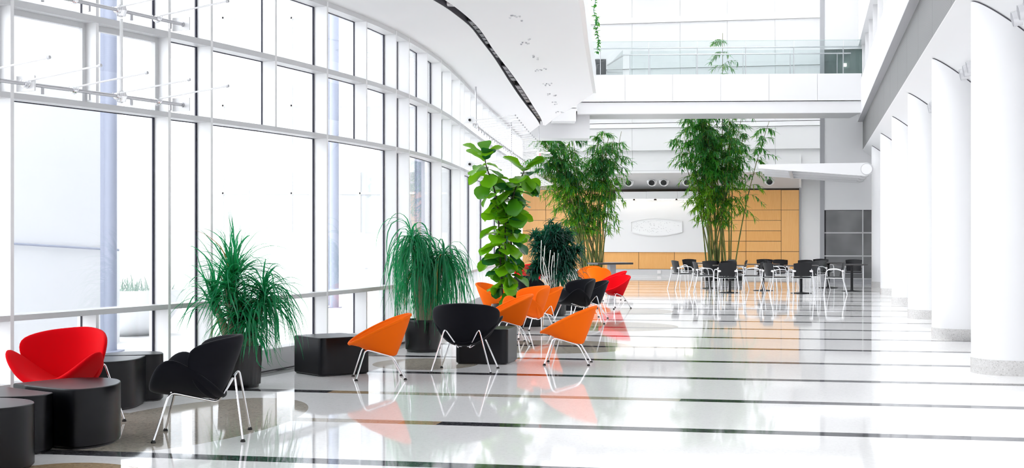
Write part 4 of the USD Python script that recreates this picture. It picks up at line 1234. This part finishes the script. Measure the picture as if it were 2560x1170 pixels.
# ================================================================== OUTSIDE THE WINDOWS
out_poly = Polygon(np.vstack([wall_line(-.30, -3, 41.2, 60), [(-1.3, 41.3), (-1.2, 58), (-2, 75), (-60, 75), (-60, -3)]])).buffer(0)
obj('pavement_outside', prism(out_poly, -.25, -.06), 'ext_ground', None, smooth=False, kind='structure')
fc = thing('building_outside', 'pale office building with rows of windows across the plaza', 'building', (0, 0, 0))
obj('facade', bx(-26, -1.5, 52, 60, -.06, 22), 'ext_white', fc, smooth=False)
for i in range(9):
    for j in range(6):
        x, z = -24 + i * 2.5, 1.6 + j * 3.2
        obj('window', bx(x, x + 1.9, 51.93, 52.02, z, z + 2.2), 'ext_window', fc, smooth=False)
        obj('glazing_bar', cat_mesh([bx(x + .92, x + .98, 51.88, 51.94, z, z + 2.2), bx(x, x + 1.9, 51.88, 51.94, z + 1.4, z + 1.47)]), 'ext_white', fc, smooth=False)
ow = thing('curved_wall_outside', 'smooth pale curved wall outside the nearest window panes', 'wall')
cw = np.array([(-5.72 - .55 * (1 - math.cos(s)) - 9 * s * .45, 20.6 - 7.0 * math.sin(s) * .9) for s in np.linspace(0, 1.2, 24)])
obj('wall_body', prism(Polygon(np.vstack([cw, cw[::-1] + np.array([-.1, .5])])).buffer(0), -.06, 9), 'ext_wall', ow, smooth=20)
rp = [np.array([*(c + np.array([.03, -.03])), 1.30 + .50 * i / 23]) for i, c in enumerate(cw)]
obj('sloping_rail', tube(rp, .018, 6), 'ext_steel', ow)
for k, (x, yv, r, lb) in enumerate(((-5.42, 19.2, .085, 'grey steel post outside the second nearest wide pane'), (-3.85, 30.8, .10, 'grey steel post outside the middle window bays'), (-2.05, 32.0, .09, 'grey steel post outside the farther window bays'))):
    t = thing('steel_post_outside', lb, 'post', (x, yv, -.06))
    obj('shaft', lathe([(.001, 0), (r, 0), (r, 8.2), (.001, 8.2)], 24), 'ext_steel', t, smooth=40)
    obj('fin', bx(-r - .05, -r + .01, -.01, .01, .05, 8.2), 'ext_steel', t, smooth=False)
    obj('base_plate', bx(-.15, .15, -.15, .15, 0, .02), 'ext_steel', t, smooth=False)
bw = thing('bowl_planter_outside', 'big pale bowl planter outside the window with pale tufts', 'planter', (-6.1, 22.5, -.06))
obj('bowl', lathe([(.001, 0), (.42, 0), (.62, .15), (.82, .42), (.92, .72), (.88, .72), (.78, .45), (.001, .40)], 40), 'ext_wall', bw, smooth=40)
obj('soil', lathe([(.001, .66), (.86, .66), (.86, .62), (.001, .62)], 32), 'ext_wall', bw, smooth=False)
rng = random.Random(2)
obj('foliage', ribbons([strap(rng, (rng.uniform(-.6, .6), rng.uniform(-.6, .6), .68), rng.uniform(0, 6.28), math.radians(rng.uniform(20, 85)), rng.uniform(.12, .35), .012, 2.0, 5) for _ in range(160)]), 'leaf_out', bw, smooth=False, kind='stuff')
hb = thing('low_wall_outside', 'long low white wall across the plaza outside', 'wall')
obj('wall_body', bx(-20, -2.6, 33.0, 33.4, -.06, .75), 'ext_white', hb, smooth=False)
obj('coping', bx(-20, -2.6, 32.95, 33.45, .75, .82), 'ext_wall', hb, smooth=False)
